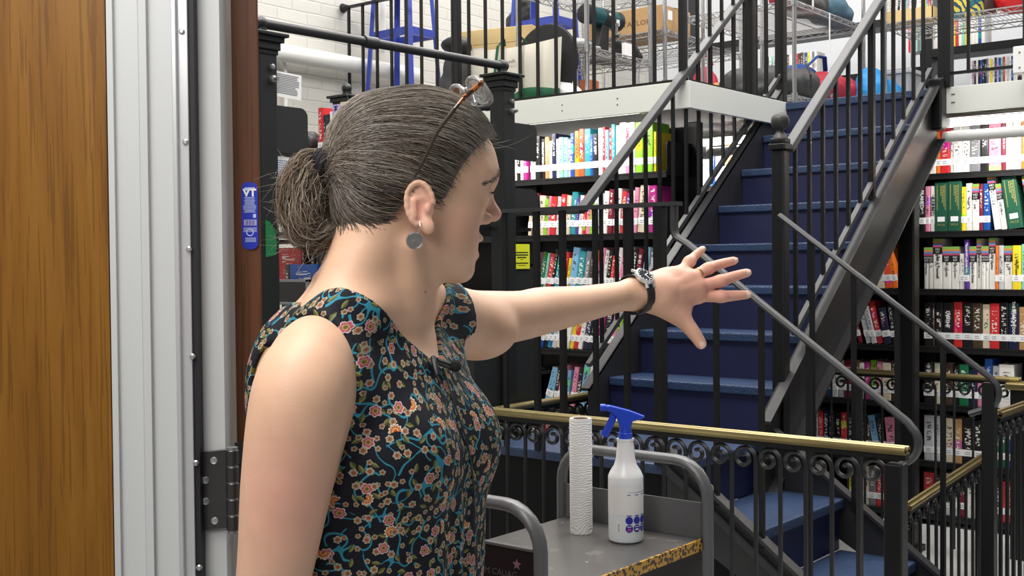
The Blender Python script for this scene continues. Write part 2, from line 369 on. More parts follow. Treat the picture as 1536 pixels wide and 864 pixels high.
for x in (-1.86, -1.70, -1.54, -1.38):
    w = .016; zt = 1.52 - (x + 1.90) * .743; wpart(MB().box(x - w / 2, x + w / 2, hy2 - w / 2, hy2 + w / 2, .79 - (x + 2.05) * .727 - .03, zt), 'baluster', iron, lf)
wpart(MB().box(-1.245, -1.205, 4.03, 4.07, 0, 1.0), 'end_post', iron, lf)
# column under the stair head
cm = MB().box(-2.11, -2.03, 5.55, 5.63, 0, 1.87)
o = tag(cm.build('iron_column', iron, bevel=.008), 'black iron column standing under the right stair stringer', 'column')
MB().box(-2.13, -2.01, 5.53, 5.65, 0, .03).build('base_plate', iron, o)
# ---------------------------------------------------------------- brass topped railings
def scroll_mesh(hh, r=.036):
    m = MB(); pts = [(0, 0, 0), (0, 0, hh * .5), (0, 0, hh - r * 1.25)]
    n = 30
    for k in range(n + 1):
        a = math.radians(-8 + 500 * k / n); rr = r * (1 - .78 * k / n)
        pts.append((-r + rr * math.cos(a), 0, hh - r * 1.1 + rr * math.sin(a)))
    m.tube(pts, .006, 6, flat=(.0075, .006), ref=(0, 1, 0)); return m
def brass_rail(name, p, q, z0, z1, label, sp=.075, posts=(), group=None, zb=0.0, flip=False, ends=True):
    p, q = Vector(p), Vector(q); d = (q - p); L = d.length; rz = math.atan2(d.y, d.x)
    t = tag(empty(name, (p.x, p.y, 0), rz), label, 'railing', group)
    r = MB(); r.bar((0, 0, z0 - .004), (L, 0, z1 - .004), .036, .012); r.tube([(0, -.014, z0 + .003), (L, -.014, z1 + .003)], .0085, 8); r.tube([(0, .014, z0 + .003), (L, .014, z1 + .003)], .0085, 8)
    r.build('brass_rail', brass, t, True)
    f = MB().bar((0, 0, z0 - .018), (L, 0, z1 - .018), .026, .014); f.build('under_bar', iron, t)
    n = int(L / sp); first = None
    for k in range(n):
        x = sp * (k + .6); hh = z0 + (z1 - z0) * x / L - .024 - zb
        if first is None: first = scroll_mesh(hh).build('baluster', mat('scroll_iron', (0.014, 0.014, 0.015), 0.38), t, True); first.location = (x, 0, zb); base = hh
        else:
            o = inst(first, t, (x, 0, zb)); o.scale.z = hh / base
    for x in posts:
        pz = z0 + (z1 - z0) * x / L
        pm = MB(); pm.box(x - .024, x + .024, -.024, .024, 0, pz - .035); pm.build('post', iron, t, bevel=.004)
    return t
yb = 2.96
brass_rail('brass_topped_railing', (-3.3, yb, 0), (-1.10, yb, 0), .925, .925, 'brass topped black iron railing with scrolls behind the spray bottle', posts=(2.17,), group=None)
brass_rail('brass_topped_railing', (-2.92, 3.50, 0), (-2.92, 4.9, 0), .842, .842, 'brass topped railing at the foot of the left bookcase, partly behind black bars', posts=())
far = brass_rail('brass_topped_railing', (-3.4, 5.75, 0), (-1.60, 5.75, 0), .845, .845, 'brass topped railing crossing in front of the right bookcase', sp=.09, posts=())
np_ = MB().box(1.765, 1.845, -.04, .04, 0, .80); np_.build('post', iron, far, bevel=.004)
MB().box(1.745, 1.865, -.06, .06, .80, .835).build('post_cap', brass, far, bevel=.008)
brass_rail('brass_topped_railing', (-1.22, 4.11, 0), (-1.22, 5.3, 0), .885, .885, 'brass topped railing cut by the right edge of the photo', posts=())
brass_rail('brass_topped_railing', (-1.62, 4.35, 0), (-1.62, 5.3, 0), .475, .545, 'low sloping brass rail in front of the bottom bookshelf', sp=.09, posts=(.9,))
# ---------------------------------------------------------------- upper guard of the mezzanine
def upper_guard(name, p, q, z0, z1, label, sp=.118, w=.014, posts=(), pw=.05, low=0.0):
    p, q = Vector(p), Vector(q); d = q - p; L = d.length
    t = tag(empty(name, (p.x, p.y, 0), math.atan2(d.y, d.x)), label, 'railing')
    MB().bar((0, 0, z1), (L, 0, z1), .03, .012).build('top_rail', iron, t)
    MB().bar((0, 0, z0 + .008 + low), (L, 0, z0 + .008 + low), .02, .014).build('bottom_rail', iron, t)
    first = None; n = int((L - .03) / sp)
    for k in range(n):
        x = sp * (k + .5)
        if first is None: first = MB().box(-w / 2, w / 2, -w / 2, w / 2, z0 + low, z1).build('baluster', iron, t); first.location = (x, 0, 0)
        else: inst(first, t, (x, 0, 0))
    for x in posts: MB().box(x - pw / 2, x + pw / 2, -pw / 2, pw / 2, z0, z1 + .05).build('post', iron, t, bevel=.004)
    return t
g1 = upper_guard('mezzanine_railing', (-5.19, 4.80, 0), (-2.84, 4.80, 0), 2.262, 2.94, 'black baluster railing along the front edge of the mezzanine', posts=(2.34, .92), pw=.034)
MB().lathe([(.03, 0), (.022, .02), (.012, .05)], (0.01, 0, 2.94), 12, 'x').build('wall_bracket', iron, g1)
upper_guard('mezzanine_railing', (-2.84, 4.86, 0), (-2.84, 5.80, 0), 2.262, 3.1, 'black baluster railing beside the stair head under the sloping handrail', posts=(.60, .95), pw=.045)
upper_guard('mezzanine_railing', (-2.0, 5.85, 0), (1.0, 5.85, 0), 2.262, 3.1, 'black baluster railing right of the stair head', sp=.26, posts=(.02, .46), pw=.062, low=.06)
o = tag(MB().box(-2.04, -1.97, 5.76, 5.84, 2.05, 2.30).build('iron_bracket', iron, bevel=.01), 'black iron bracket below the post at the stair head', 'bracket')
o = tag(MB().box(*(lambda a: (a.x, a.x + .12, 5.70, 5.76, 2.275, 2.40))(on_y(1522, 90, 5.73))).build('junction_box', white_m, bevel=.004), 'white metal junction box at the right edge above the white fascia', 'junction box')
s = MB()
for z in (2.30, 2.37): s.lathe([(.005, 0), (.003, -.003)], (o.bound_box[0][0] + .03, 5.699, z), 8, 'y')
s.build('screw', MATS['screw_grey'], o)
# ---------------------------------------------------------------- steel book stacks
ZS = [1.867 - .305 * k for k in range(7)]                      # shelf tops
ZS[6] = .06
def range_case(y, xs, label, depth=.26, zt=2.13, levels=ZS, cap=False, side=-1, yspan=None, back=True, postm=None):
    """posts at xs; shelf fronts at y, shelf bodies behind"""
    t = tag(empty('bookcase', ((xs[0] + xs[-1]) / 2, y + depth / 2, 0)), label, 'bookcase')
    for x in xs:
        wpart(MB().box(x - .03, x + .03, y + depth - .01, y + depth + .05, 0, zt), 'post', postm or iron, t, bevel=.004)
    for a, b in zip(xs[:-1], xs[1:]):
        for z in levels:
            m = MB(); m.box(a + .006, b - .006, y - .005, y + depth, z - .012, z); m.box(a + .006, b - .006, y - .005, y + .004, z - .032, z - .01)
            wpart(m, 'shelf', shelf_m, t)
            for x, s in ((a, 1), (b, -1)):
                poly = [(0, 0), (depth, 0), (depth, .17), (.02, .17), (.006, .164), (0, .15)]
                pm = MB(); pm.prism(poly, lambda u, v, q: (q, y + u, z - .02 + v), x + s * .004, x + s * .007); wpart(pm, 'shelf_bracket', shelf_m, t)
        if back: wpart(MB().box(a, b, y + depth + .015, y + depth + .02, 0, zt - .02), 'back_panel', shelf_m, t)
    return t
range_case(5.0, [-5.15, -4.10, -3.06], 'black steel bookcase left of the stairs, full of library books', depth=.25)
range_case(6.2, [-4.10, -3.16, -2.26, -1.30, -.34], 'black steel bookcase right of and behind the stairs, full of library books', depth=.25)
# the two nearer stacks, seen end-on: cast iron end columns, caps, linking pipes and end plates
def end_column(t, x, y, zt=2.175):
    m = MB(); m.box(x - .036, x + .036, y - .036, y + .036, 0, zt - .06)
    for a, z0, z1 in ((.040, zt - .07, zt - .055), (.046, zt - .055, zt - .03), (.055, zt - .03, zt - .012), (.066, zt - .012, zt)): m.box(x - a, x + a, y - a, y + a, z0, z1)
    wpart(m, 'end_column', post_m, t, bevel=.003)
    k = MB(); k.lathe([(.012, 0), (.012, .012), (.006, .014), (.006, .03)], (x + .036, y + .015, zt - .15), 10, 'x'); k.lathe([(.009, 0), (.009, .01), (.004, .012)], (x + .036, y + .012, zt - .11), 10, 'x')
    wpart(k, 'bolt', mat('bolt_steel', (.35, .35, .35), .35, .7), t, smooth=True)
    m = MB(); m.lathe([(.02, zt), (.02, zt + .02), (.012, zt + .03)], (x, y, 0), 12); m.lathe([(.024 * math.sin(math.radians(q)), zt + .035 - .024 * math.cos(math.radians(q))) for q in range(10, 181, 17)], (x, y, 0), 12); wpart(m, 'finial', post_m, t, smooth=True)
def end_plate(t, x, y0, z0, z1, dep=.19, r=.03):
    poly = [(0, z0), (dep - .008, z0), (dep, z0 + .008), (dep, z1 - r)] + [(dep - r + r * math.cos(a), z1 - r + r * math.sin(a)) for a in [math.radians(q) for q in range(15, 91, 15)]] + [(0, z1)]
    m = MB(); m.prism(poly, lambda u, v, s: (s, y0 + u, v), x - .004, x + .004); return wpart(m, 'end_plate', mat('plate_black', (.016, .018, .017), .45, bump=.06), t)
r2 = tag(empty('bookcase', (-3.06, 2.47, 0)), 'black bookcase end column beside the brown door, with a blank end plate', 'bookcase')
end_column(r2, -3.06, 2.47)
end_plate(r2, -3.045, 2.50, 1.79, 1.945, .15)
for z in ZS[:5]: wpart(MB().box(-3.9, -3.09, 2.5, 2.64, z - .014 - .06, z - .06), 'shelf', shelf_m, r2)
r3 = tag(empty('bookcase', (-3.5, 3.6, 0)), 'black bookcase with capped iron columns directly behind the woman', 'bookcase')
end_column(r3, -3.0, 3.64); end_column(r3, -3.91, 3.64)
for z in ZS[:6]:
    wpart(MB().box(-4.9, -3.03, 3.38, 3.60, z - .014, z), 'shelf', shelf_m, r3)
    wpart(MB().box(-4.9, -3.03, 3.68, 3.86, z - .014, z), 'shelf', shelf_m, r3)
end_plate(r3, -2.985, 3.67, 1.835, 1.985, .17); end_plate(r3, -2.985, 3.67, 1.61, 1.72, .19, .06); end_plate(r3, -2.985, 3.67, 1.18, 1.40, .19, .03)
end_plate(r3, -2.985, 3.67, .78, 1.1, .17, .03)
wpart(MB().box(-3.04, -2.99, 3.44, 3.60, .0, 1.3), 'end_panel', mat('plate_black', (.016, .018, .017), .45), r3)
def tpipe(p, q, r, lab, mm=rail_m, couple=None):
    m = MB(); m.tube([p, q], r, 12)
    if couple is not None:
        c = Vector(p).lerp(Vector(q), couple); d = (Vector(q) - Vector(p)).normalized(); m.tube([c - d * .03, c + d * .03], r * 1.3, 12)
    for e in (p, q):
        d = (Vector(q) - Vector(p)).normalized() * (1 if e is p else -1); m.tube([Vector(e), Vector(e) + d * .035], r * 1.25, 12)
    return tag(m.build('tie_pipe', mm, None, True), lab, 'pipe')
tpipe((-3.06, 2.42, 2.21), (-3.0, 3.66, 2.21), .017, 'dark iron tie pipe sloping across above the woman between two capped columns', mat('pipe_dark', (.03, .03, .031), .4, .2), .42)
tpipe((-3.87, 3.64, 2.05), (-3.05, 3.64, 2.05), .012, 'short dark tie pipe behind the eyeglasses, joining the middle column', MATS['pipe_dark'])
# notices
def notice(name, px0, py0, px1, py1, plane, label, cat, m, lines=0, lm=None, tilt=0):
    if plane[0] == 'x': a, b = on_x(px0, py0, plane[1]), on_x(px1, py1, plane[1])
    else: a, b = on_y(px0, py0, plane[1]), on_y(px1, py1, plane[1])
    w = (b - a).xy.length; h = abs(a.z - b.z); c = (a + b) / 2
    rz = math.pi / 2 if plane[0] == 'x' else 0
    o = MB().box(-w / 2, w / 2, -.0006, .0006, -h / 2, h / 2).build(name, m); o.location = c; o.rotation_euler = (0, tilt, rz); tag(o, label, cat)
    if lines:
        l = MB(); random.seed(lines)
        for k in range(lines):
            z = h * (.40 - .8 * k / lines)
            l.box(-w * .42, w * (.42 - .25 * random.random() ** 3), -.0012, -.0007, z - h * .2 / lines, z + h * .2 / lines)
        l.build('printed_lines', lm or mat('ink_grey', (.2, .2, .22), .6), o)
    return o, w, h
notice('notice_sheet', 409, 106, 452, 150, ('x', -3.04), 'white printed notice above the black end plate by the door', 'notice', paper_m, 12, tilt=.04)
notice('notice_sheet', 407, 234, 470, 300, ('x', -3.05), 'white printed notice just left of the ponytail', 'notice', paper_m, 15, mat('ink_blue', (.25, .3, .42), .6), tilt=.03)
yn, w_, h_ = notice('notice_sheet', 770, 366, 794.5, 403, ('x', -2.975), 'bright yellow printed notice on the black end panel', 'notice', mat('yellow_card', (.80, .84, .02), .6))
lm = MB()
for z, a in ((.16, .4), (.06, .4), (-.04, .28), (-.12, .07), (-.27, .4), (-.36, .24)): lm.box(-w_ * a, w_ * a, -.0012, -.0007, h_ * z - h_ * (.022 if a > .25 else .008), h_ * z + h_ * (.022 if a > .25 else .008))
lm.build('printed_lines', ink_m, yn)
wb = MB(); 
pe = on_x(398, 350, -2.962)
tag(MB().prism([(-.03, -.09), (.02, -.08), (.028, -.03), (.02, .03), (-.005, .075), (-.03, .085)], lambda u, v, s: (s, 2.472 + u * .8, 1.505 + v * .7), -3.0235, -3.0225).build('sticker', mat('sticker_green', (.01, .16, .05), .4)), 'round green sticker on the iron column beside the brown door', 'sticker')
# ---------------------------------------------------------------- books
PAL = dict(W='e9e6e0', C='d9cdb4', K='1d1b1d', N='1f2440', B='1d4f9c', b='7fb2d8', T='2f8b96', t='8fcdbb', G='1c6a45', g='86c232', Y='f0d531', O='e8762a', R='c72f33', M='7c2032', P='e08aa6',
           m='b02b83', V='5b3a90', v='b9a7d6', D='4a372a', d='b0895a', S='77777c', s='c4c6c9', o='e05530', F='1d5240')
CN = dict(W='white', C='cream', K='black', N='navy', B='blue', b='light blue', T='teal', t='mint', G='green', g='lime green', Y='yellow', O='orange', R='red', M='maroon', P='pink', m='magenta', V='purple', v='lavender',
          D='dark brown', d='tan', S='grey', s='silver grey', o='orange red', F='dark green')
def book_mat():
    g = NT('book_cover'); oi = g.n('ObjectInfo'); tc = g.n('TexCoord'); sp = g.n('SeparateXYZ'); g.l(tc.outputs['Generated'], sp.inputs[0])
    x, y, z = sp.outputs; col = oi.outputs['Color']
    bw = g.n('RGBToBW'); g.l(col, bw.inputs[0]); dark = g.math('LESS_THAN', bw.outputs[0], 0.28)
    ink = g.mix(dark, (0.03, 0.03, 0.04), (0.78, 0.76, 0.70))
    rnd = oi.outputs['Random']
    cb = g.n('CombineXYZ'); g.l(g.math('MULTIPLY', x, 2.6), cb.inputs[0]); g.l(g.math('MULTIPLY', z, 26), cb.inputs[2]); g.l(g.math('MULTIPLY', rnd, 71.3), cb.inputs[1])
    n = g.noise(cb.outputs[0], 1.0, 2)
    t = g.math('GREATER_THAN', n.outputs['Fac'], 0.54)
    inx = g.math('LESS_THAN', g.math('ABSOLUTE', g.math('SUBTRACT', x, 0.5)), 0.26)
    hi = g.math('ADD', 0.80, g.math('MULTIPLY', g.math('FRACT', g.math('MULTIPLY', rnd, 13.7)), 0.14)); lo = g.math('ADD', 0.30, g.math('MULTIPLY', g.math('FRACT', g.math('MULTIPLY', rnd, 7.1)), 0.2))
    inz = g.math('MULTIPLY', g.math('LESS_THAN', z, hi), g.math('GREATER_THAN', z, lo))
    onsp = g.math('LESS_THAN', y, 0.06)
    f = g.math('MULTIPLY', g.math('MULTIPLY', t, inx), g.math('MULTIPLY', inz, onsp))
    # a band of a second colour on some spines
    hs = g.n('HueSaturation'); g.l(col, hs.inputs['Color']); g.l(g.math('ADD', 0.25, g.math('MULTIPLY', rnd, 0.5)), hs.inputs['Hue']); hs.inputs['Saturation'].default_value = 1.1
    zb = g.math('FRACT', g.math('MULTIPLY', rnd, 23.3)); band = g.math('MULTIPLY', g.math('LESS_THAN', g.math('ABSOLUTE', g.math('SUBTRACT', z, zb)), 0.09), g.math('GREATER_THAN', g.math('FRACT', g.math('MULTIPLY', rnd, 5.9)), 0.62))
    c1 = g.mix(g.math('MULTIPLY', band, 0.8), col, hs.outputs[0])
    g.l(g.mix(g.math('MULTIPLY', f, 0.85), c1, ink), g.b.inputs['Base Color']); g.b.inputs['Roughness'].default_value = 0.32
    return g.m
book_m = book_mat()
plain_cover = None
gold = mat('gilt', (.42, .38, .12), .4, .3)
stripe_ms = [mat('stripe_' + a, hexc(h), .5) for a, h in (('g', '7fae4f'), ('o', 'd98a3c'), ('b', '5b8ac0'), ('r', 'b8486a'), ('k', '1a1a1c'))]
bin_m = mat('binder_green', hexc('20543f'), .4, bump=.05, bscale=80)
BOOKS = []                                                     # (object, colour letter, row key, order)
def make_book(x, y, z, w, d, h, c, lean, row, title=None, label=True, binder=False, nolo=False, face=None, stick=True):
    m = MB(); b = min(.005, w * .3); p = .0025
    sec = [(-w / 2, -d), (-w / 2, -b), (-w / 2 + b * .4, -b * .25), (-w / 2 + b * 1.3, 0), (w / 2 - b * 1.3, 0), (w / 2 - b * .4, -b * .25), (w / 2, -b), (w / 2, -d)]
    inn = [(w / 2 - p, -d), (w / 2 - p, -b - p), (-w / 2 + p, -b - p), (-w / 2 + p, -d)]
    n = len(sec); poly = sec + inn; N = len(poly)
    vs = [(u, -v, 0) for u, v in poly] + [(u, -v, h) for u, v in poly]
    fs = [(k, (k + 1) % N, N + (k + 1) % N, N + k) for k in range(N)]
    for off in (0, N):
        fs += [(off + 0, off + 1, off + 10, off + 11), (off + 6, off + 7, off + 8, off + 9), (off + 1, off + 2, off + 3, off + 4, off + 5, off + 6, off + 9, off + 10)]
    m._add(vs, fs)
    o = m.build('book', bin_m if binder else book_m); cc = hexc(PAL[c]); o.color = (*cc, 1)
    MB().box(-w / 2 + p, w / 2 - p, b + p, d - .003, .0025, h - .004).build('pages', pages_m, o)
    o.location = (x, y, z); o.rotation_euler = (0, math.radians(lean), 0)
    if binder:
        g = MB()
        for s in (-1, 1): g.box(s * w * .30 - .0015, s * w * .30 + .0015, -.0006, .0, h * .42, h * .93)
        for k in range(3):
            u = w * (-.02 + .11 * k); random.seed(int(h * 1e4) + k)
            zc = h * .91
            while zc > h * (.50 + .1 * (2 - k)): l = .006 + .01 * random.random(); g.box(u - .0022, u + .0022, -.0006, 0, zc - l, zc); zc -= l + .003
        g.build('gilt_rules', gold, o)
        MB().box(-w * .28, w * .28, -.0008, 0, h * .19, h * .29).build('spine_sticker', label_m, o)
        text('lettering', 'MCLE', w * .23, gold, (0, -.0006, h * .125), (math.pi / 2, 0, 0), o)
    elif label and w > .012:
        l0 = .040; MB().box(-w / 2 - .0004, w / 2 + .0004, -.0007, .012, l0, l0 + .034).build('spine_sticker', label_m, o)
        if w > .02:
            q = MB()
            for k in (0, 1): q.box(-w * .25, w * .2, -.001, -.0008, l0 + .009 + .01 * k, l0 + .012 + .01 * k)
            q.build('shelf_mark', mat('ink_grey', (.2, .2, .22), .6), o)
    if nolo:
        q = MB(); zz = h
        for k, hh in enumerate((.014, .010, .011, .010)): q.cur = k; q.box(-w / 2 - .0003, w / 2 + .0003, -.0006, .01, zz - hh, zz - .0002); zz -= hh
        q.cur = 4; q.box(-w / 2 - .0003, w / 2 + .0003, -.0006, .01, zz - .036, zz); q.build('spine_stripes', stripe_ms, o)
        for k, tx in enumerate(('NO', 'LO')): text('lettering', tx, .015, white_m, (0, -.001, zz - .011 - .014 * k), (math.pi / 2, 0, 0), o)
    if title:
        tx, sz, col_, zt = title; tm = mat('ink_' + col_, hexc(col_), .5)
        text('title', tx, sz, tm, (0, -.0009, h * zt), (math.pi / 2, math.pi / 2, 0), o, bold=.0004)
    BOOKS.append((o, c, row)); return o
ROWDESC = {}
def fill(row, desc, x0, x1, y, z, toks, titles={}, depth=.16, fit=True, group=None, reg=True, stick=True):
    """toks: 'W30x200' | 'W30x200/8' leaning | '-20' gap | prefix ! = green binder, * = striped guide"""
    random.seed(sum(map(ord, row)) * 7)
    items = []; 
    for t in toks.split():
        if t[0] == '-': items.append(('gap', float(t[1:]) / 1000)); continue
        bd = t[0] == '!'; nl = t[0] == '*'; t = t.lstrip('!*'); le = 0.0
        if '/' in t: t, le = t.split('/'); le = float(le)
        c = t[0]; w, h = t[1:].split('x'); items.append((c, float(w) / 1000, float(h) / 1000, le, bd, nl))
    tot = 0; prev = 0
    foot = lambda w, le: w / math.cos(math.radians(le))
    for it in items: tot += it[1] if it[0] == 'gap' else foot(it[1], it[3])
    k = (x1 - x0) / tot if fit else 1.0
    x = x0; ROWDESC[row] = (desc, group or 'books ' + desc); i = 0
    for it in items:
        if it[0] == 'gap': x += it[1] * k; continue
        c, w, h, le, bd, nl = it; w *= k; f = foot(w, le); a = math.radians(le)
        dz = abs(math.sin(a)) * w / 2
        make_book(x + f / 2, y + random.uniform(.004, .016), z + dz + .0008, w - .0012, depth * random.uniform(.9, 1.05), h, c, le, row, titles.get(i), binder=bd, nolo=nl, label=not nl)
        x += f; i += 1
def X(px, y): return at_x_y(px, y)
# left bookcase, five shelves (front edge y=5.0)
yL = 5.005
fill('A1', 'at the far left of the left bookcase top shelf', -4.08, -3.96, yL, ZS[0], 'V22x150 W18x170 K20x165 C22x190 m24x170', fit=True)
fill('A2', 'on the top shelf of the left bookcase', X(795, yL), X(963, yL), yL, ZS[0],
     'W36x200 K33x232 K26x215 d28x225 W22x200 N28x238 W18x208 t28x215 t26x212 v18x200 B26x232 O30x242 o32x250 T40x248 B20x215 K30x216 W26x245 R18x248 b22x232 R16x240 T24x258 W25x250 W36x262 P28x258 W30x258 g44x255',
     {2: ('THE LAST ISLAND', .017, 'e8e8e8', .6), 23: ('LOVE', .02, 'c72f33', .8)})
fill('A3', 'at the right end of the left bookcase top shelf', X(969, yL), X(983, yL), yL, ZS[0], 'g40x250 Y14x200')
fill('B1', 'on the second shelf of the left bookcase', X(790, yL), X(985, yL), yL, ZS[1],
     'C22x205/5 M28x230/5 C34x215/5 g20x195/5 P16x210/5 R34x205/5 s20x205/5 R28x215/5 C24x208/5 T32x225/5 V14x195/5 W20x205/5 R18x205/5 P24x228/5 g20x190/5 W24x205/5 s20x210/5 W26x220/5 M24x228/5 M16x228/5 W22x230/5 R24x215/5 V22x205/5 W20x215/5 P22x230/5 C44x238/5 -16 m40x235',
     {25: ('Different', .022, '6a6a60', .62)})
fill('C1', 'on the third shelf of the left bookcase', X(796, yL), X(985, yL), yL, ZS[2],
     'P20x215/9 -8 G24x215/11 t12x210/11 R28x205/11 K16x230/11 T28x232/11 R28x215/11 -6 Y14x180/9 b34x235/9 T36x215/9 S26x215/9 D16x200/9 O18x220/9 P30x232/9 W18x220/9 K20x220/9 R18x190/9 W20x232/11 P18x240/11 s32x235/11 K22x225/11 M26x225/9 -10 b26x232/9 -6 S50x225/4')
fill('D1', 'on the fourth shelf of the left bookcase', X(800, yL), X(960, yL), yL, ZS[3],
     'K20x200/13 B16x205/13 K16x215/13 T22x210/13 s22x215/13 C30x225/13 W26x235/13 Y18x215/13 R22x225/13 W20x225/13 N26x215/13 K20x205/13 m30x238/13 K34x215/13 P24x235/13 g20x240/13 R22x240/13 S24x235/13 W32x240/13 K20x220/13',
     {14: ('GAY', .022, 'f5e6ee', .7)})
fill('E1', 'on the fifth shelf of the left bookcase', X(812, yL), X(925, yL), yL, ZS[4],
     'b34x200/17 -8 K18x205/9 P30x220/9 b16x190/9 -14 P22x210/10 K20x210/10 b26x225/10 W24x220/10 -10 S26x195/14 C28x200/14 -30 D30x200/10')
bx = on_y(786, 588, 4.985); t = tag(MB().box(bx.x - .058, bx.x + .058, 4.99, 5.05, ZS[4], ZS[4] + .108).build('card_box', mat('white_card', (.72, .74, .77), .5), bevel=.002), 'white printed card box on the fifth shelf of the left bookcase', 'box')
l = MB()
for k, (a, b, z) in enumerate(((-.045, -.02, .07), (-.045, -.015, .06), (-.045, -.025, .04), (.02, .05, .025), (.01, .045, .035))): l.box(bx.x + a, bx.x + b, 4.9885, 4.9899, ZS[4] + z, ZS[4] + z + .004)
for u in (.022, .04):
    for v in (.068, .086): l.lathe([(.006, 0), (.006, -.001)], (bx.x + u, 4.9899, ZS[4] + v), 10, 'y')
o = l.build('printed_marks', mat('ink_grey', (.2, .2, .22), .6)); o.parent = t
fill('E0', 'leaning behind the white card box', X(772, yL + .08), X(798, yL + .08), yL + .08, ZS[4], 'O30x170/22 K26x160/22')
fill('F1', 'on the sixth shelf of the left bookcase', X(790, yL), X(880, yL), yL, ZS[5], 'K30x200 D28x190 M30x210 S24x200 K30x215 N34x205 D28x200 K30x200')
# right bookcase (front edge y=6.2)
yR = 6.205; xa, xb = X(1383, yR), -1.335
fill('G1', 'on the glaring top shelf of the right bookcase', X(1392, yR), xb - .02, yR, ZS[0],
     'W26x220 O16x220 R33x238 W12x225 W30x240 W28x238 S36x245 K28x250 P42x252 M16x245 W22x248 W28x250 O40x258 K26x245 Y40x258 N26x248 O28x255 W34x240 R30x245 K28x240')
fill('H1', 'on the second shelf of the right bookcase', X(1371, yR), X(1490, yR), yR, ZS[1],
     'S22x225/6 -4 K30x238 P26x240 W26x240 !F72x262 !F72x262 Y22x228 W32x245 *W36x240 M20x240 B36x240 -22',
     {1: ('FRAMED', .026, 'f0f0f0', .72), 3: ('BARRED', .027, '161616', .55)})
fill('H2', 'leaning on the right bookcase second shelf', X(1490, yR), X(1534, yR), yR, ZS[1], '*W36x285/-8 *W28x235/-8 -4 !F74x268/-8',
     {1: ('The Landlord', .012, '666666', .45)})
fill('H3', 'cut by the right edge on the second shelf', X(1541, yR), -1.345, yR, ZS[1], '*W40x270/-7 W30x240 K30x235')
fill('I1', 'on the third shelf of the right bookcase', xa + .005, xb - .02, yR, ZS[2],
     '*W18x220 *W16x220 *W34x265 *W31x222 *W30x222 W18x185 V17x258 *W25x222 *W18x262 *W14x222 *W11x222 *W23x265 O11x225 s17x225 *W29x222 Y29x224 t29x230 !F78x264 *W31x222 *W20x222 R38x245 W30x230 N30x240',
     {2: ('Patent It Yourself', .02, '3a3a3a', .48), 3: ('Patent, Copyright', .013, '555555', .5), 6: ('How Will and Living Will', .013, 'e8e8f8', .6), 7: ('Plan Your Estate', .017, '444444', .4), 8: ('Make Your Own Living Trust', .010, '555555', .45), 11: ('Get It Together', .014, '444444', .55),
      15: ('Wills & Estates', .014, '55400c', .5), 18: ('The Executor\'s G', .016, '444444', .45), 0: ('The Copyright', .011, '666666', .5), 4: ('Getting Permission', .011, '666666', .45)})
fill('J1', 'on the fourth shelf of the right bookcase', xa + .005, xb - .02, yR, ZS[3],
     'K32x232 D8x230 K30x232 K38x232 R33x236 K37x232 D35x232 C27x226 R34x232 K31x236 N36x234 d24x216 D31x234 W22x228 g25x230 K36x232 o32x232 C10x230 K30x232 W28x225 M30x232',
     {3: ('DISSENT', .024, 'f4f4f4', .62),  10: ('THE SHADOW DOCKET', .019, 'f0f0f0', .6), 15: ('AMERICA', .018, 'd8d8e0', .75)})
fill('K1', 'behind the scrolls on the right bookcase fifth shelf', xa + .005, xb - .02, yR, ZS[4],
     'K38x215 C24x215 D44x215 K22x205 G34x215 N28x190 P26x205 B28x250 s22x215 W52x225 -40 D20x200 W36x205 S48x215 K26x210 s48x215 W30x205 M30x210',
     {0: ('LIFE TO AN', .016, 'e0e0e0', .8), 7: ('Legal Guide for Everyone', .013, 'd8e6f8', .55)})
fill('L1', 'on the sixth shelf of the right bookcase', xa + .005, xb - .08, yR, ZS[5],
     's30x240 s18x240 -12 C30x232 d22x232 K34x235 K24x225 W32x228 G38x235 B24x238 o52x238 b12x235 N34x230 K30x225 W28x230 R30x225',
     {10: ('THE CONSTITUTION', .014, 'f2c0b0', .55)})
fill('M1', 'on the bottom shelf of the right bookcase', xa - .0, xb - .1, yR, ZS[6] , 'R30x215 K28x205 s34x220 M26x210 W30x215 K34x225 D28x215 R26x210 g24x215 K30x220 W28x205 S34x220 K28x215 m26x205')
# bay behind the stringer and stairs
xc, xd = -3.12, -2.30
fill('N1', 'on the top shelf behind the left stair bars', X(1012, yR), X(1105, yR), yR, ZS[0], 'W18x205 R16x215 W22x212 R14x200 W24x222 B26x225 W34x225 b28x228 B16x222 W24x230 W28x225 O26x240 W30x232')
fill('N2', 'on the second shelf behind the left stair bars', X(1016, yR), X(1080, yR), yR, ZS[1], 'W16x205 R24x215 W18x205 K16x210 W18x200 V24x212 W14x205 T18x215 W26x220 v20x215')
fill('N3', 'on the third shelf beyond the stringer', X(1296, yR), X(1347, yR), yR, ZS[2], 'W22x190 S32x215 C44x240/-2 o34x240/-6 O26x215/-10')
fill('N4', 'leaning on the fourth shelf beyond the stringer', X(1285, yR), X(1345, yR), yR, ZS[3], '-4 M18x210/-16 -16 s26x225/-14 s24x235/-14 R30x236/-14 N34x200/-10 K26x215/-8')
fill('N5', 'on the fifth shelf beyond the stringer', X(1226, yR), X(1345, yR), yR, ZS[4], 'R40x180 B24x200 s30x205 s30x205 M44x210 d28x210 W24x200 m26x205 g30x215 P26x210 C40x205 D30x215')
fill('N6', 'on the sixth shelf beyond the stringer', X(1206, yR), X(1345, yR), yR, ZS[5], 'Y16x210 W20x215 s26x220 R22x215 N24x225 K28x220 K26x215 R26x220 K34x225 N24x215 K28x220 D20x200 -14 b32x215/-11 K26x205/-10 P44x210/-6')
fill('N7', 'on the bottom shelf beyond the stringer', X(1270, yR), X(1345, yR), yR, ZS[6], 'Y28x215 W34x210 C30x215 S28x220 R34x215 M30x220 s28x210')
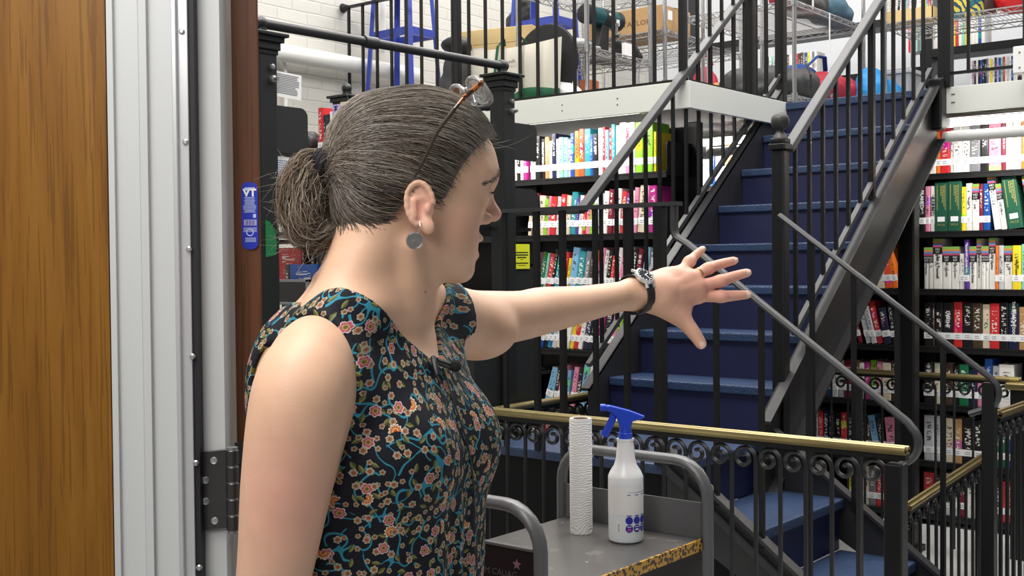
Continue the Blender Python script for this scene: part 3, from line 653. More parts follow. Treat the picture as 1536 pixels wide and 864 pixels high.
# stack behind the woman (front edge y=3.38)
yM = 3.385
fill('P1', 'on the top shelf left of the woman\'s head', X(478, yM), X(520, yM), yM, ZS[0] - .0, 'R26x222 N10x190 K26x190 W12x200 v40x228 C34x235', {4: ('M', .03, '4a4aa0', .93)})
fill('P2', 'on the shelf below the ponytail', X(411, yM + .06), X(507, yM + .06), yM + .06, ZS[2], 'R150x235 D14x235 -40 D22x205 K26x215 K34x215 M22x205 g14x240 G40x240')
fill('P3', 'in front below the ponytail', X(423, yM - .0), X(472, yM - .0), yM - .0, ZS[2], 'D20x160 B120x160', depth=.04)
# labels: every book singled out by its colour and neighbours, or by its place in the row of its colour
def label_books():
    rows = {}
    for o, c, r in BOOKS: rows.setdefault(r, []).append((o, c))
    ordn = ['first', 'second', 'third', 'fourth', 'fifth', 'sixth', 'seventh', 'eighth', 'ninth', 'tenth', 'eleventh', 'twelfth', 'thirteenth', 'fourteenth', 'fifteenth']
    for r, L in rows.items():
        desc, grp = ROWDESC[r]
        for i, (o, c) in enumerate(L):
            same = [k for k, (q, cc) in enumerate(L) if cc == c]
            noun = {'D': 'DVD case', 'B': 'binder'}.get('D' if o.name.startswith('dvd') else '', 'book')
            if len(same) == 1: s = f'only {CN[c]} {noun} {desc}'
            else:
                k = same.index(i)
                if k == len(same) - 1: s = f'last {CN[c]} {noun} from the left {desc}'
                else: s = f'{ordn[k]} {CN[c]} {noun} from the left {desc}'
            tag(o, s, 'DVD' if noun != 'book' else 'book', grp)
# ---------------------------------------------------------------- things stored on the mezzanine (floor z = 2.255)
ZD = 2.2555
def wire_unit(x0, x1, y0, y1, levels, label, zt=3.3, z0=ZD, posts=True, wire='y'):
    t = tag(empty('wire_shelving', ((x0 + x1) / 2, (y0 + y1) / 2, z0)), label, 'shelving')
    for x in (x0, x1):
        for y in (y0, y1):
            m = MB().lathe([(.0125, z0), (.0125, zt)], (x, y, 0), 10)
            for z in levels: m.lathe([(.019, z - .03), (.019, z + .012)], (x, y, 0), 10)
            wpart(m, 'post', chrome, t, smooth=True)
    for z in levels:
        m = MB()
        for (a, b) in (((x0, y0), (x1, y0)), ((x1, y0), (x1, y1)), ((x1, y1), (x0, y1)), ((x0, y1), (x0, y0))):
            a3, b3 = Vector((*a, z)), Vector((*b, z)); m.tube([a3, b3], .0042, 6); m.tube([a3 - Vector((0, 0, .028)), b3 - Vector((0, 0, .028))], .0042, 6)
            n = max(2, int((b3 - a3).length / .05)); pts = []
            for k in range(n + 1):
                p = a3.lerp(b3, k / n); pts.append(p - Vector((0, 0, 0.001 if k % 2 else .027)))
            m.tube(pts, .003, 5)
        n = int((x1 - x0 if wire == 'y' else y1 - y0) / .026)
        for k in range(1, n):
            if wire == 'y': x = x0 + (x1 - x0) * k / n; m.tube([(x, y0, z - .003), (x, y1, z - .003)], .0022, 4)
            else: y = y0 + (y1 - y0) * k / n; m.tube([(x0, y, z - .003), (x1, y, z - .003)], .0022, 4)
        for q in (.33, .67):
            if wire == 'y': m.tube([(x0, y0 + (y1 - y0) * q, z - .012), (x1, y0 + (y1 - y0) * q, z - .012)], .0035, 5)
            else: m.tube([(x0 + (x1 - x0) * q, y0, z - .012), (x0 + (x1 - x0) * q, y1, z - .012)], .0035, 5)
        wpart(m, 'wire_shelf', chrome, t)
    return t
def blob(name, parts, m, parent=None, sub=2, noise=.0, voxel=.012, seed=1, keep=None):
    """one soft closed body from overlapping ellipsoids: (cx,cy,cz,rx,ry,rz[,rz_rot])"""
    bm = bmesh.new()
    for p in parts:
        M_ = Matrix.Translation(p[:3]) @ (Matrix.Rotation(p[6], 4, 'Z') if len(p) > 6 else Matrix()) @ Matrix.Diagonal((p[3], p[4], p[5], 1))
        bmesh.ops.create_icosphere(bm, subdivisions=3, radius=1, matrix=M_)
    me = bpy.data.meshes.new(name); bm.to_mesh(me); bm.free(); me.materials.append(m)
    o = bpy.data.objects.new(name, me); COL.objects.link(o)
    r = o.modifiers.new('r', 'REMESH'); r.mode = 'VOXEL'; r.voxel_size = voxel
    s = o.modifiers.new('s', 'SMOOTH'); s.iterations = 6; s.factor = .5
    if noise:
        tx = bpy.data.textures.new(name, 'CLOUDS'); tx.noise_scale = .06; d = o.modifiers.new('d', 'DISPLACE'); d.texture = tx; d.strength = noise; d.texture_coords = 'GLOBAL'; d.mid_level = .5
    dg = bpy.context.evaluated_depsgraph_get(); ev = o.evaluated_get(dg); me2 = bpy.data.meshes.new_from_object(ev); o.modifiers.clear(); o.data = me2
    me2.shade_smooth()
    if parent is not None: o.parent = parent
    return o
def cloth(name, col, rough=.8, **k): return mat(name, col, rough, bump=k.pop('bump', .25), bscale=k.pop('bscale', 24), vary=k.pop('vary', .2), **k)
wire_unit(-4.02, -3.56, 5.02, 5.64, [2.545, 2.90], 'chrome wire shelving carrying the telescope')
wire_unit(-4.55, -3.60, 5.86, 6.30, [2.46, 2.765], 'chrome wire shelving carrying the brown cardboard carton', zt=3.4)
wire_unit(-3.57, -2.88, 6.05, 7.02, [2.335, 2.86], 'chrome wire shelving behind the stair head holding duffel bags', zt=3.5, wire='x')
wire_unit(-2.64, -0.9, 6.75, 7.2, [2.80], 'long chrome wire shelf above the stair head', zt=3.5)
wire_unit(-4.75, -3.9, 6.9, 7.35, [2.5, 2.85], 'chrome wire shelving far back between the posts', zt=3.3)
# telescope
tc = on_x(903, 27, -3.78); t = tag(empty('telescope', (tc.x, tc.y, 2.545)), 'teal tabletop telescope with black mount on the wire shelf', 'telescope')
tz = tc.z - 2.545
teal = mat('telescope_teal', (.008, .085, .10), .3, .3); bk = mat('soft_black', (.012, .012, .013), .45)
ax = lambda m_, pr: m_.lathe(pr, (0, 0, tz), 28, 'y')
L = .165
ax(MB(), [(.052, -L + .03), (.052, L - .03)]).build('tube', teal, t, True)
ax(MB(), [(.045, -L - .004), (.056, -L), (.056, -L + .035), (.0525, -L + .037)]).build('front_ring', bk, t, True)
ax(MB(), [(.0525, L - .042), (.056, L - .04), (.056, L - .01), (.04, L), (.002, L + .001)]).build('rear_cap', bk, t, True)
ax(MB(), [(.0525, -.02), (.055, -.019), (.055, .028), (.0525, .029)]).build('dovetail_band', bk, t, True)
MB().lathe([(.008, 0), (.008, .004), (.003, .005)], (.054, .0, tz + .012), 14, 'x').build('badge', white_m, t)
MB().box(.05, .0565, .07, .095, tz - .04, tz - .005).build('sticker', label_m, t)
m = MB(); m.prism([(-.10, .0), (.02, .0), (.03, tz - .06), (.02, tz - .02), (-.03, tz - .02)], lambda u, v, s: (s, u, v), -.02, .03); m.box(-.05, .06, -.02, .09, .0, .05); m.build('mount_arm', bk, t, bevel=.006)
m = MB(); m.lathe([(.09, 0), (.09, .02), (.07, .026)], (0, .02, .0015), 24); m.build('base', bk, t, True)
m = MB(); m.lathe([(.015, .03), (.015, .08), (.02, .082), (.02, .10)], (.05, .06, tz - .13), 14); m.lathe([(.012, .0), (.012, .05)], (.03, .06, tz - .10), 12, 'x'); m.build('finder', chrome, t, True)
blob('camera_bag', [(tc.x + .02, tc.y + .20, 2.62, .09, .07, .07), (tc.x + .03, tc.y + .24, 2.60, .08, .07, .05), (tc.x, tc.y + .18, 2.66, .05, .05, .04)], cloth('black_nylon', (.014, .014, .016), .6), noise=.012)
tag(bpy.data.objects['camera_bag'], 'crumpled black camera bag beside the telescope', 'bag')
plastic_clear = mat('clear_plastic', (.55, .56, .57), .12, bump=.6, bscale=30, Transmission_Weight=.35, Alpha=1.0)
tag(blob('plastic_bag', [(-3.70, 5.12, 2.582, .10, .09, .032), (-3.70, 5.20, 2.572, .10, .09, .022), (-3.72, 5.10, 2.597, .06, .05, .03)], plastic_clear, noise=.02), 'clear plastic bag lying on the wire shelf left of the telescope', 'bag')
o = tag(MB().box(-3.62, -3.60, 5.44, 5.52, 2.55, 2.63).build('card_sheet', paper_m), 'small white card at the right end of the telescope shelf', 'card')
# brown carton
card = mat('cardboard', (.44, .27, .12), .75, bump=.05, vary=.12); card2 = mat('cardboard_pale', (.64, .47, .22), .7, vary=.1, bump=.04); tape_m = mat('packing_tape', (.5, .36, .2), .25)
ca = on_y(996, 46, 5.9); t = tag(empty('cardboard_carton', (ca.x - .28, 6.06, 2.769)), 'brown cardboard carton on the wire shelving right of the telescope', 'box')
hz_ = .155
m = MB().box(-.27, .27, -.16, .16, 0, hz_); m.build('carton', card, t, bevel=.003)
m = MB().box(-.272, .272, -.025, .025, hz_ - .0005, hz_ + .001); m.build('tape', tape_m, t)
text('lettering', 'BAKER & TAYLOR', .042, mat('print_brown', (.12, .06, .02), .7), (-.02, -.1605, .065), (math.pi / 2, 0, 0), t, sx=1.25)
MB().box(.2702, .271, -.10, -.05, .075, .13).build('shipping_label', label_m, t)
# blue steel stools stacked behind the railing
blue = mat('blue_paint', (.035, .06, .36), .35)
def stool(x, y, z, label, rz=.0, hh=.78, w=.36, d=.34):
    t = tag(empty('step_stool', (x, y, z), rz), label, 'stool')
    for sx in (-1, 1):
        for sy in (-1, 1): MB().bar((sx * w * .5, sy * d * .5, 0), (sx * w * .36, sy * d * .36, hh), .034, .022).build('leg', blue, t, bevel=.003)
    for q, nm in ((.62, 'step'), (.97, 'step')):
        a, b = w * (.5 - .14 * q) , d * (.5 - .14 * q); m = MB(); z_ = hh * q
        for s in (-1, 1): m.bar((-a, s * b, z_), (a, s * b, z_), .02, .045); m.bar((s * a, -b, z_), (s * a, b, z_), .02, .045)
        if q > .9: m.box(-a, a, -b, b, z_ + .015, z_ + .022)
        m.build('step_frame' if q < .9 else 'seat', blue, t)
    return t
s_ = on_y(592, 150, 5.05)
stool(-4.87, 4.99, ZD, 'blue painted steel stool frame by the brick wall, left of the black bag', .0, .82, .38, .26)
stool(-4.30, 5.62, ZD, 'blue painted steel stool behind the yellow cardboard boxes', .0, .95, .40, .24)
# grey padded case, yellow cartons, round black case, canvas tote, white sack
gk = cloth('charcoal_cloth', (.055, .057, .06), .75)
c_ = on_y(664, 90, 4.98)
o = tag(blob('padded_case', [(c_.x, 5.06, ZD + .14, .11, .07, .15), (c_.x + .03, 5.06, ZD + .27, .085, .065, .13), (c_.x + .05, 5.06, ZD + .36, .06, .055, .06), (c_.x, 5.06, ZD + .09, .12, .08, .09)], gk, noise=.008), 'charcoal padded carrying case with black flap standing left of the yellow boxes', 'bag')
blob('flap', [(c_.x + .04, 5.05, ZD + .42, .10, .075, .05), (c_.x + .09, 5.05, ZD + .40, .05, .065, .05)], bk, o, noise=.006)
for k, (dz, dx, ln) in enumerate(((.33, 0, .46), (.42, -.01, .45))):
    a = on_y(735, 45, 5.12)
    t = tag(empty('cardboard_carton', (a.x - .02 + dx, 5.30, ZD + dz), math.radians(14)), ('lower of two long pale yellow cartons behind the canvas tote bag', 'upper of two long pale yellow cartons behind the canvas tote bag')[k], 'box', None)
    MB().box(-ln / 2, ln / 2, -.13, .13, 0, .088).build('carton', card2, t, bevel=.003); MB().box(-ln / 2 - .001, ln / 2 + .001, -.02, .02, .0875, .0888).build('tape', tape_m, t)
    if k == 0: MB().box(-.16, -.09, -.1308, -.130, .03, .07).build('shipping_label', label_m, t)
t = tag(MB().box(a.x - .26, a.x + .24, 5.18, 5.44, ZD, ZD + .328).build('storage_box', card2, bevel=.004), 'pale cardboard storage box under the two yellow cartons', 'box')
rc = on_y(815, 95, 4.94)
o = MB(); o.lathe([(.002, -.022), (.18, -.022), (.20, -.016), (.205, 0), (.20, .016), (.18, .022), (.002, .022)], (0, 0, 0), 40, 'y', False)
o = tag(o.build('round_case', cloth('black_felt', (.013, .013, .014), .85), None, True), 'big round black soft case leaning behind the canvas tote bag', 'case'); o.location = (rc.x - .0, 4.968, ZD + .225); o.rotation_euler = (math.radians(-2), 0, 0)
# canvas tote
canvas = cloth('canvas', (.72, .68, .58), .85, bump=.15, bscale=150, vary=.06); strap_g = cloth('green_webbing', (.012, .10, .045), .8)
tl = on_y(706, 60, 4.87); trr = on_y(838, 60, 4.87); bx0 = (tl.x + trr.x) / 2; bw = trr.x - tl.x
def pillow(w, h, d, name, m, parent, z0=0, sag=.03, nx=18, nz=14, taper=.0, skew=.0):
    mb = MB(); vs = []; 
    for side in (-1, 1):
        for j in range(nz + 1):
            for i in range(nx + 1):
                u, v = i / nx, j / nz; bul = (math.sin(math.pi * u) ** .6) * (math.sin(math.pi * min(1, .12 + .88 * v)) ** .5 if v < 1 else 0.25)
                top = h * v - (sag * math.sin(math.pi * u) if j == nz else sag * math.sin(math.pi * u) * v)
                vs.append(((u - .5) * w * (1 - taper * v) + skew * v, side * d / 2 * bul + .006 * math.sin(9 * u + 5 * v) * bul, z0 + top))
    n = (nx + 1) * (nz + 1); fs = []
    for s in (0, 1):
        for j in range(nz):
            for i in range(nx):
                a = s * n + j * (nx + 1) + i; fs.append((a, a + 1, a + nx + 2, a + nx + 1))
    for i in range(nx): fs.append((i, i + 1, n + i + 1, n + i)); a = nz * (nx + 1) + i; fs.append((a, a + 1, n + a + 1, n + a))
    for j in range(nz):
        for e in (0, nx): a = j * (nx + 1) + e; fs.append((a, a + nx + 1, n + a + nx + 1, n + a))
    mb._add(vs, fs); o = mb.build(name, m, parent, True)
    return o
t = tag(empty('tote_bag', (bx0, 4.876, ZD), .02), 'cream canvas tote bag with green straps and green base', 'bag')
pillow(bw * .98, .33, .088, 'bag_body', canvas, t, 0, .02, taper=-.06)
pillow(bw * .99, .085, .096, 'green_base', strap_g, t, 0, -.02)
for x0_, x1_ in ((-.10, -.06), (.09, .05)):
    MB().tube([(x0_, -.050, .05), (x0_ * .9, -.052, .2), (x0_ * .8, -.040, .32), (x1_, -.01, .36), (x0_ * .8, .02, .33)], .01, 4, flat=(.003, .011), ref=(0, 1, 0)).build('strap', strap_g, t)
text('lettering', 'Friends', .030, ink_m, (.005, -.0545, .226), (math.pi / 2, -.05, 0), t)
ws = on_y(852, 138, 4.95)
o = tag(blob('plastic_sack', [(ws.x - .02, 4.96, ZD + .045, .085, .07, .06), (ws.x + .03, 4.96, ZD + .03, .07, .06, .035), (ws.x - .05, 4.97, ZD + .07, .05, .05, .05)], mat('white_plastic', (.82, .82, .82), .3, bump=.3, bscale=20), noise=.015), 'white plastic sack slumped right of the canvas tote bag', 'bag')
a = on_y(872, 128, 5.0); tag(MB().box(a.x - .03, a.x + .03, 5.02, 5.12, ZD, ZD + .12).build('clay_box', mat('rust_card', (.32, .09, .035), .7), bevel=.004), 'small rust red box behind the white plastic sack', 'box')
a = on_y(905, 130, 4.98); tag(MB().box(a.x - .11, a.x + .11, 4.97, 5.15, ZD, ZD + .05).build('cardboard_tray', card2, bevel=.003), 'low tan cardboard tray on the mezzanine floor under the wire shelf', 'box')
a = on_y(985, 112, 5.6); tag(blob('blanket_roll', [(a.x - .06, 5.66, ZD + .05, .10, .06, .05), (a.x + .06, 5.66, ZD + .05, .10, .06, .05)], cloth('beige_cloth', (.36, .3, .24), .9), noise=.015), 'rolled beige blanket on the mezzanine floor under the carton', 'blanket')
for px, lab, cc in ((1022, 'orange box beside the chrome post at floor level', 'c2622e'), (1008, 'tan box beside the chrome post at floor level', 'c09a68'), (1075, 'dark blue box on the mezzanine floor behind the balusters', '262a48')):
    a = on_y(px, 128, 5.9); tag(MB().box(a.x - .035, a.x + .035, 5.9, 6.02, ZD, ZD + .07).build('small_box', mat('c' + cc, hexc(cc), .6), bevel=.004), lab, 'box')
# black strap bag on the hook, pink bag, white board
o = tag(blob('hanging_bag', [(on_y(765, 5, 5.75).x, 5.8, 2.93, .07, .04, .10), (on_y(782, 8, 5.75).x, 5.8, 2.98, .06, .04, .12)], bk, noise=.03), 'black straps and bag hanging behind the round case', 'bag')
pk = on_y(1060, 45, 7.15); t = tag(empty('gift_bag', (-4.05, 7.1, 2.507)), 'crimson bag with looped handle standing on far wire shelving', 'bag')
m = blob('bag_body', [(0, 0, .12, .09, .05, .13), (.05, 0, .10, .06, .05, .11)], cloth('crimson_cloth', (.45, .015, .05), .6), t, noise=.01)
MB().tube([(-.05, 0, .22), (-.03, 0, .29), (.03, 0, .32), (.07, 0, .25)], .008, 6).build('handle', MATS['crimson_cloth'], t, True)
tag(blob('orange_pouch', [(-3.96, 7.09, 2.57, .05, .04, .07)], cloth('orange_cloth', (.8, .25, .05), .6), noise=.008), 'small orange pouch right of the crimson bag', 'bag')
# duffel bags at the stair head
d1 = on_y(1150, 125, 6.2)
o = tag(blob('duffel_bag', [(-3.28, 6.20, 2.44, .14, .12, .11), (-3.10, 6.22, 2.44, .16, .13, .105), (-2.93, 6.25, 2.42, .10, .12, .09), (-3.2, 6.2, 2.40, .22, .13, .06)], cloth('grey_nylon', (.040, .041, .042), .6), noise=.02), 'dark grey duffel bag lying low behind the stair head', 'bag')
MB().tube([(-2.83, 6.16, 2.37), (-2.82, 6.13, 2.45), (-2.86, 6.15, 2.52)], .012, 4, flat=(.003, .016)).build('strap', bk, o)
o = tag(blob('duffel_bag', [(-2.93, 6.55, 2.43, .13, .14, .10), (-2.90, 6.72, 2.42, .12, .14, .09), (-2.92, 6.45, 2.41, .11, .10, .07), (-2.9, 6.85, 2.39, .09, .10, .06)], cloth('red_nylon', (.36, .012, .03), .6), noise=.03), 'crumpled red duffel bag at the head of the stairs', 'bag')
MB().tube([(-2.84, 6.44, 2.36), (-2.82, 6.47, 2.46), (-2.86, 6.52, 2.53)], .012, 4, flat=(.004, .018)).build('strap', mat('grey_webbing', (.3, .3, .32), .7), o)
o = tag(blob('duffel_bag', [(-3.16, 6.7, 2.50, .12, .16, .12), (-3.14, 6.85, 2.48, .12, .14, .10)], cloth('blue_nylon', (.01, .06, .28), .55), noise=.02), 'dark blue duffel bag with handles behind the red one', 'bag')
MB().tube([(-3.05, 6.58, 2.58), (-3.02, 6.66, 2.645), (-3.02, 6.76, 2.65), (-3.05, 6.84, 2.58)], .014, 6, flat=(.006, .016)).build('handle', MATS['blue_nylon'], o, True)
o = tag(blob('duffel_bag', [(-2.74, 6.80, 2.42, .10, .13, .15), (-2.70, 6.92, 2.38, .11, .12, .12)], cloth('azure_nylon', (.02, .27, .66), .55), noise=.03), 'bright azure blue bag right of the red duffel bag', 'bag')
b0 = on_y(1330, 115, 7.1); t = tag(empty('plastic_bin', (b0.x, 7.23, ZD)), 'grey translucent plastic storage bin right of the azure bag', 'bin')
m = MB(); m.prism([(-.13, 0), (.13, 0), (.15, .30), (-.15, .30)], lambda u, v, s: (u, s, v), -.14, .14); m.build('bin_body', mat('bin_plastic', (.42, .43, .46), .3), t, bevel=.006)
MB().box(-.165, .165, -.15, .15, .30, .325).build('rim', mat('bin_rim', (.55, .56, .58), .35), t, bevel=.005)
tag(MB().box(b0.x - .10, b0.x + .08, 6.99, 7.08, ZD, ZD + .07).build('small_box', card, bevel=.003), 'little cardboard box in front of the grey bin', 'box')
# bags on the upper wire shelf
g0 = on_x(1225, 18, -3.0)
o = tag(blob('duffel_bag', [(-3.05, 6.42, 2.95, .12, .14, .09), (-3.05, 6.60, 2.95, .12, .14, .085), (-3.05, 6.5, 2.92, .13, .2, .06)], cloth('olive_nylon', (.06, .06, .055), .65), noise=.02), 'dark olive duffel bag on the upper wire shelf', 'bag')
MB().tube([(-2.93, 6.40, 2.87), (-2.92, 6.38, 2.95), (-2.96, 6.37, 3.03)], .012, 4, flat=(.003, .014)).build('strap', white_m, o)
tag(blob('backpack', [(-3.05, 6.86, 2.96, .13, .13, .10), (-3.02, 6.93, 2.93, .11, .11, .07)], cloth('slate_nylon', (.05, .11, .16), .7), noise=.02), 'slate blue backpack right of the olive duffel bag', 'bag')
tag(blob('pouch', [(-3.0, 6.16, 2.90, .09, .06, .04)], cloth('red_nylon', (.36, .012, .03), .6), noise=.008), 'small red pouch at the corner of the upper wire shelf', 'bag')
tg = MB().box(-2.876, -2.874, 6.50, 6.515, 2.62, 2.86); tag(tg.build('hanging_tag', label_m), 'long white tag hanging from the upper wire shelf', 'tag')
# black media racks with DVD cases
def rack(x0, x1, y, zs, label, zt=3.4, d=.2):
    t = tag(empty('media_rack', ((x0 + x1) / 2, y, ZD)), label, 'rack')
    for x in (x0, x1): wpart(MB().box(x - .02, x + .02, y, y + d, ZD, zt), 'upright', iron, t)
    for z in zs: wpart(MB().box(x0 + .021, x1 - .021, y, y + d, z - .05, z), 'shelf', iron, t)
    return t
rack(-2.62, -0.85, 7.42, [2.30, 2.455, 2.74, 3.05], 'black media rack of DVDs along the back right of the mezzanine')
rack(-4.5, -2.70, 7.55, [2.30, 2.66, 3.0], 'black media rack of DVDs behind the duffel bags')
def dvds(row, desc, x0, x1, y, z, n, seed, lean=0, h=.19):
    rnd = random.Random(seed); w = (x1 - x0) / n; ROWDESC[row] = (desc, 'DVD cases ' + desc)
    for k in range(n):
        c = rnd.choice('WWWWWsvNKRBDYtS'); m = MB().box(-w / 2 + .0006, w / 2 - .0006, 0, .135, 0, h * rnd.uniform(.97, 1.0))
        o = m.build('dvd_case', book_m); o.color = (*hexc(PAL[c]), 1); o.location = (x0 + w * (k + .5), y, z + .001 + abs(math.sin(math.radians(lean))) * w / 2); o.rotation_euler = (0, math.radians(lean), 0); BOOKS.append((o, c, row))
dy = 6.80
x0_, x1_ = on_y(1328, 40, dy).x, on_y(1398, 40, dy).x
t = tag(empty('cardboard_tray', ((x0_ + x1_) / 2, dy + .08, 2.807)), 'open cardboard tray full of DVD cases on the long wire shelf', 'box'); hw = (x1_ - x0_) / 2 + .01
m = MB(); m.box(-hw, hw, -.1, -.094, 0, .07); m.box(-hw, hw, .094, .1, 0, .07); m.box(-hw, -hw + .005, -.1, .1, 0, .07); m.box(hw - .005, hw, -.1, .1, 0, .07); m.box(-hw, hw, -.1, .1, 0, .004); m.build('tray', card2, t)
dvds('Q1', 'in the cardboard tray', x0_, x1_, dy, 2.813, 20, 3, 4)
dvds('Q2', 'on the rack behind the cardboard tray', x0_ - .1, x1_ + .1, 7.44, 2.74, 24, 5)
dvds('Q3', 'on the low rack at the upper right', on_y(1455, 100, 7.44).x, on_y(1536, 100, 7.44).x, 7.44, 2.455, 26, 8)
dvds('Q4', 'on the rack behind the grey duffel', on_y(1150, 90, 7.56).x, on_y(1225, 90, 7.56).x, 7.56, 2.66, 22, 9, 0, .19)
# tropical print bag, brown strap bag, red bag on the long wire shelf
def tropic():
    g = NT('tropical_print'); tcn = g.n('TexCoord'); v = tcn.outputs['Object']; nz = g.noise(v, 12, 3)
    vv = g.vmath('ADD', v, g.vmath('MULTIPLY', nz.outputs['Color'], (.03, .03, .03)))
    w = g.n('TexWave', wave_type='BANDS', bands_direction='DIAGONAL'); w.inputs['Scale'].default_value = 13; w.inputs['Distortion'].default_value = 6; g.l(vv, w.inputs['Vector'])
    vo = g.n('TexVoronoi'); vo.inputs['Scale'].default_value = 11; g.l(vv, vo.inputs['Vector'])
    r = g.n('ValToRGB'); r.color_ramp.interpolation = 'CONSTANT'; g.l(g.math('FRACT', g.math('MULTIPLY', vo.outputs['Color'], 1.0)), r.inputs[0])
    cols = [(0, hexc('1f6f78')), (.3, hexc('5fb58a')), (.5, hexc('d9c64a')), (.68, hexc('3b8f7a')), (.82, hexc('8a6fb0')), (.93, hexc('c23a8a'))]
    e = r.color_ramp.elements; e[0].position = 0; e[0].color = (*cols[0][1], 1); e[1].position = cols[1][0]; e[1].color = (*cols[1][1], 1)
    for p, c in cols[2:]: q = e.new(p); q.color = (*c, 1)
    g.l(g.mix(g.math('GREATER_THAN', w.outputs['Fac'], .62), r.outputs[0], hexc('1d4a66')), g.b.inputs['Base Color']); g.b.inputs['Roughness'].default_value = .7; return g.m
def shelf_bag(name, px0, px1, lab, m, hh, dep=.10):
    a, b = on_y(px0, 40, 6.85).x, on_y(px1, 40, 6.85).x
    t = tag(empty(name, ((a + b) / 2, 6.90, 2.803)), lab, 'bag'); pillow(b - a, hh, dep, 'bag_body', m, t, 0, .02); return t
t = shelf_bag('tote_bag', 1412, 1473, 'tropical leaf print tote bag on the long wire shelf', tropic(), .33)
MB().lathe([(.012, 0), (.012, .006), (.004, .007)], (-.05, -.052, .20), 14, 'y').build('snap', bk, t)
t = shelf_bag('shoulder_bag', 1472, 1490, 'dark brown shoulder bag with strap between tropical and red bags', cloth('brown_leather', (.045, .018, .02), .5), .20, .10)
MB().tube([(0, -.05, .16), (-.03, -.06, .24), (0, -.05, .32), (.03, 0, .24)], .01, 6).build('strap', MATS['brown_leather'], t, True)
t = tag(empty('sports_bag', (on_y(1524, 20, 6.9).x, 6.93, 2.803)), 'bright red slumped bag on the long wire shelf at upper right', 'bag')
blob('bag_body', [(0, 0, .09, .13, .09, .10), (.06, 0, .20, .12, .08, .12), (-.02, 0, .22, .09, .07, .10), (.12, 0, .1, .1, .09, .1)], cloth('scarlet_nylon', (.62, .012, .012), .5), t, noise=.03)
# black frame of a monitor on the stack shelf, odds on the shelf above
mp = on_y(435, 455, 3.36); t = tag(empty('monitor', (mp.x, 3.33, .0)), 'small black screen with silver frame at lower left behind the shoulder', 'monitor')
sil = mat('silver_plastic', (.22, .23, .25), .35, .3)
aa, bb = on_y(405, 419, 3.33), on_y(463, 458, 3.33); w_, h_ = bb.x - aa.x, aa.z - bb.z
t.location = ((aa.x + bb.x) / 2, 3.33, bb.z)
m = MB(); 
for q in ((-w_ / 2, -w_ / 2 + .012, 0, h_), (w_ / 2 - .02, w_ / 2, 0, h_), (-w_ / 2, w_ / 2, 0, .012), (-w_ / 2, w_ / 2, h_ - .012, h_)): m.box(q[0], q[1], 0, .03, q[2], q[3])
m.build('bezel', sil, t, bevel=.002); MB().box(-w_ / 2 + .01, w_ / 2 - .018, .006, .028, .01, h_ - .01).build('screen', mat('screen_glass', (.006, .006, .007), .15), t)
MB().box(-.05, .05, 0, .03, -(bb.z - ZS[3]), 0).build('stand', bk, t)
tag(blob('camera_case', [(on_y(440, 215, 3.45).x, 3.47, 1.92, .07, .06, .05), (on_y(462, 200, 3.45).x, 3.47, 1.94, .05, .06, .07)], bk, noise=.012), 'black bag on the shelf left of the red book', 'bag')
tag(MB().box(on_y(398, 200, 3.45).x, on_y(424, 200, 3.45).x, 3.40, 3.55, 1.868, 1.915).build('white_box', white_m, bevel=.003), 'small white box half hidden behind the black end plate', 'box')
# ---------------------------------------------------------------- doorway at the left (laid out in the doorway's own right/ahead axes)
def wood_mat(name, c1, c2, c3, sc_=1.0, rough=.38):
    g = NT(name); tc = g.n('TexCoord'); v = g.mapping(tc.outputs['Object'], scale=(26 * sc_, 26 * sc_, .9 * sc_)); n0 = g.noise(g.mapping(tc.outputs['Object'], scale=(5, 5, .8)), 1.4, 2)
    vv = g.vmath('ADD', v, g.vmath('MULTIPLY', n0.outputs['Color'], (3.2, 3.2, .0)))
    n1 = g.noise(vv, 1.0, 6, .62); n2 = g.noise(g.mapping(tc.outputs['Object'], scale=(240, 240, 5)), 1.0, 2); n3 = g.noise(tc.outputs['Object'], 2.2, 2)
    r = g.n('ValToRGB'); e = r.color_ramp.elements; e[0].position = .30; e[0].color = (*c1, 1); e[1].position = .72; e[1].color = (*c3, 1); q = e.new(.5); q.color = (*c2, 1)
    g.l(n1.outputs['Fac'], r.inputs[0]); c = g.mix(g.math('MULTIPLY', g.math('LESS_THAN', n2.outputs['Fac'], .42), .45), r.outputs[0], tuple(x * .45 for x in c1))
    c = g.mix(g.math('MULTIPLY', n3.outputs['Fac'], .35), c, c2)
    g.l(c, g.b.inputs['Base Color']); g.b.inputs['Roughness'].default_value = rough; g.b.inputs['Specular IOR Level'].default_value = .3; g.b.inputs['Coat Weight'].default_value = .0; g.b.inputs['Coat Roughness'].default_value = .3; g.bump(n2.outputs['Fac'], .12, .001); return g.m
oak = wood_mat('oak_veneer', (.145, .055, .006), (.21, .088, .010), (.265, .122, .018)); wal = wood_mat('brown_door_wood', (.075, .026, .010), (.115, .042, .017), (.145, .058, .026), .8, .45)
alu = mat('frame_grey_paint', (.52, .53, .53), .42); steel = mat('brushed_steel', (.62, .62, .62), .3, .85)
def PX(px, d): return (px - W / 2) / F * d
DW = 1.62
o = struct(view_obj(MB().box(PX(-160, DW), PX(163.5, DW), DW, DW + .045, 0, 2.6).build('door_1', oak)), 'varnished oak veneer panel at the left edge', 'door')
x = [PX(p, DW) for p in (164, 167, 176, 211, 217, 228, 266, 276, 329)]
prof = [(x[0], DW + .06), (x[0], DW + .004), (x[1], DW - .004), (x[2], DW - .004), (x[2], DW + .003), (x[3], DW + .003), (x[4], DW - .010), (x[5], DW - .010), (x[5], DW - .002), (x[6], DW - .002), (x[6], DW + .02), (x[8], DW + .02), (x[8], DW + .06)]
fr = struct(view_obj(MB().prism(prof, lambda u, v, s: (u, v, s), 0, 2.6).build('trim_4', alu)), 'pale grey painted steel door frame', 'door frame')
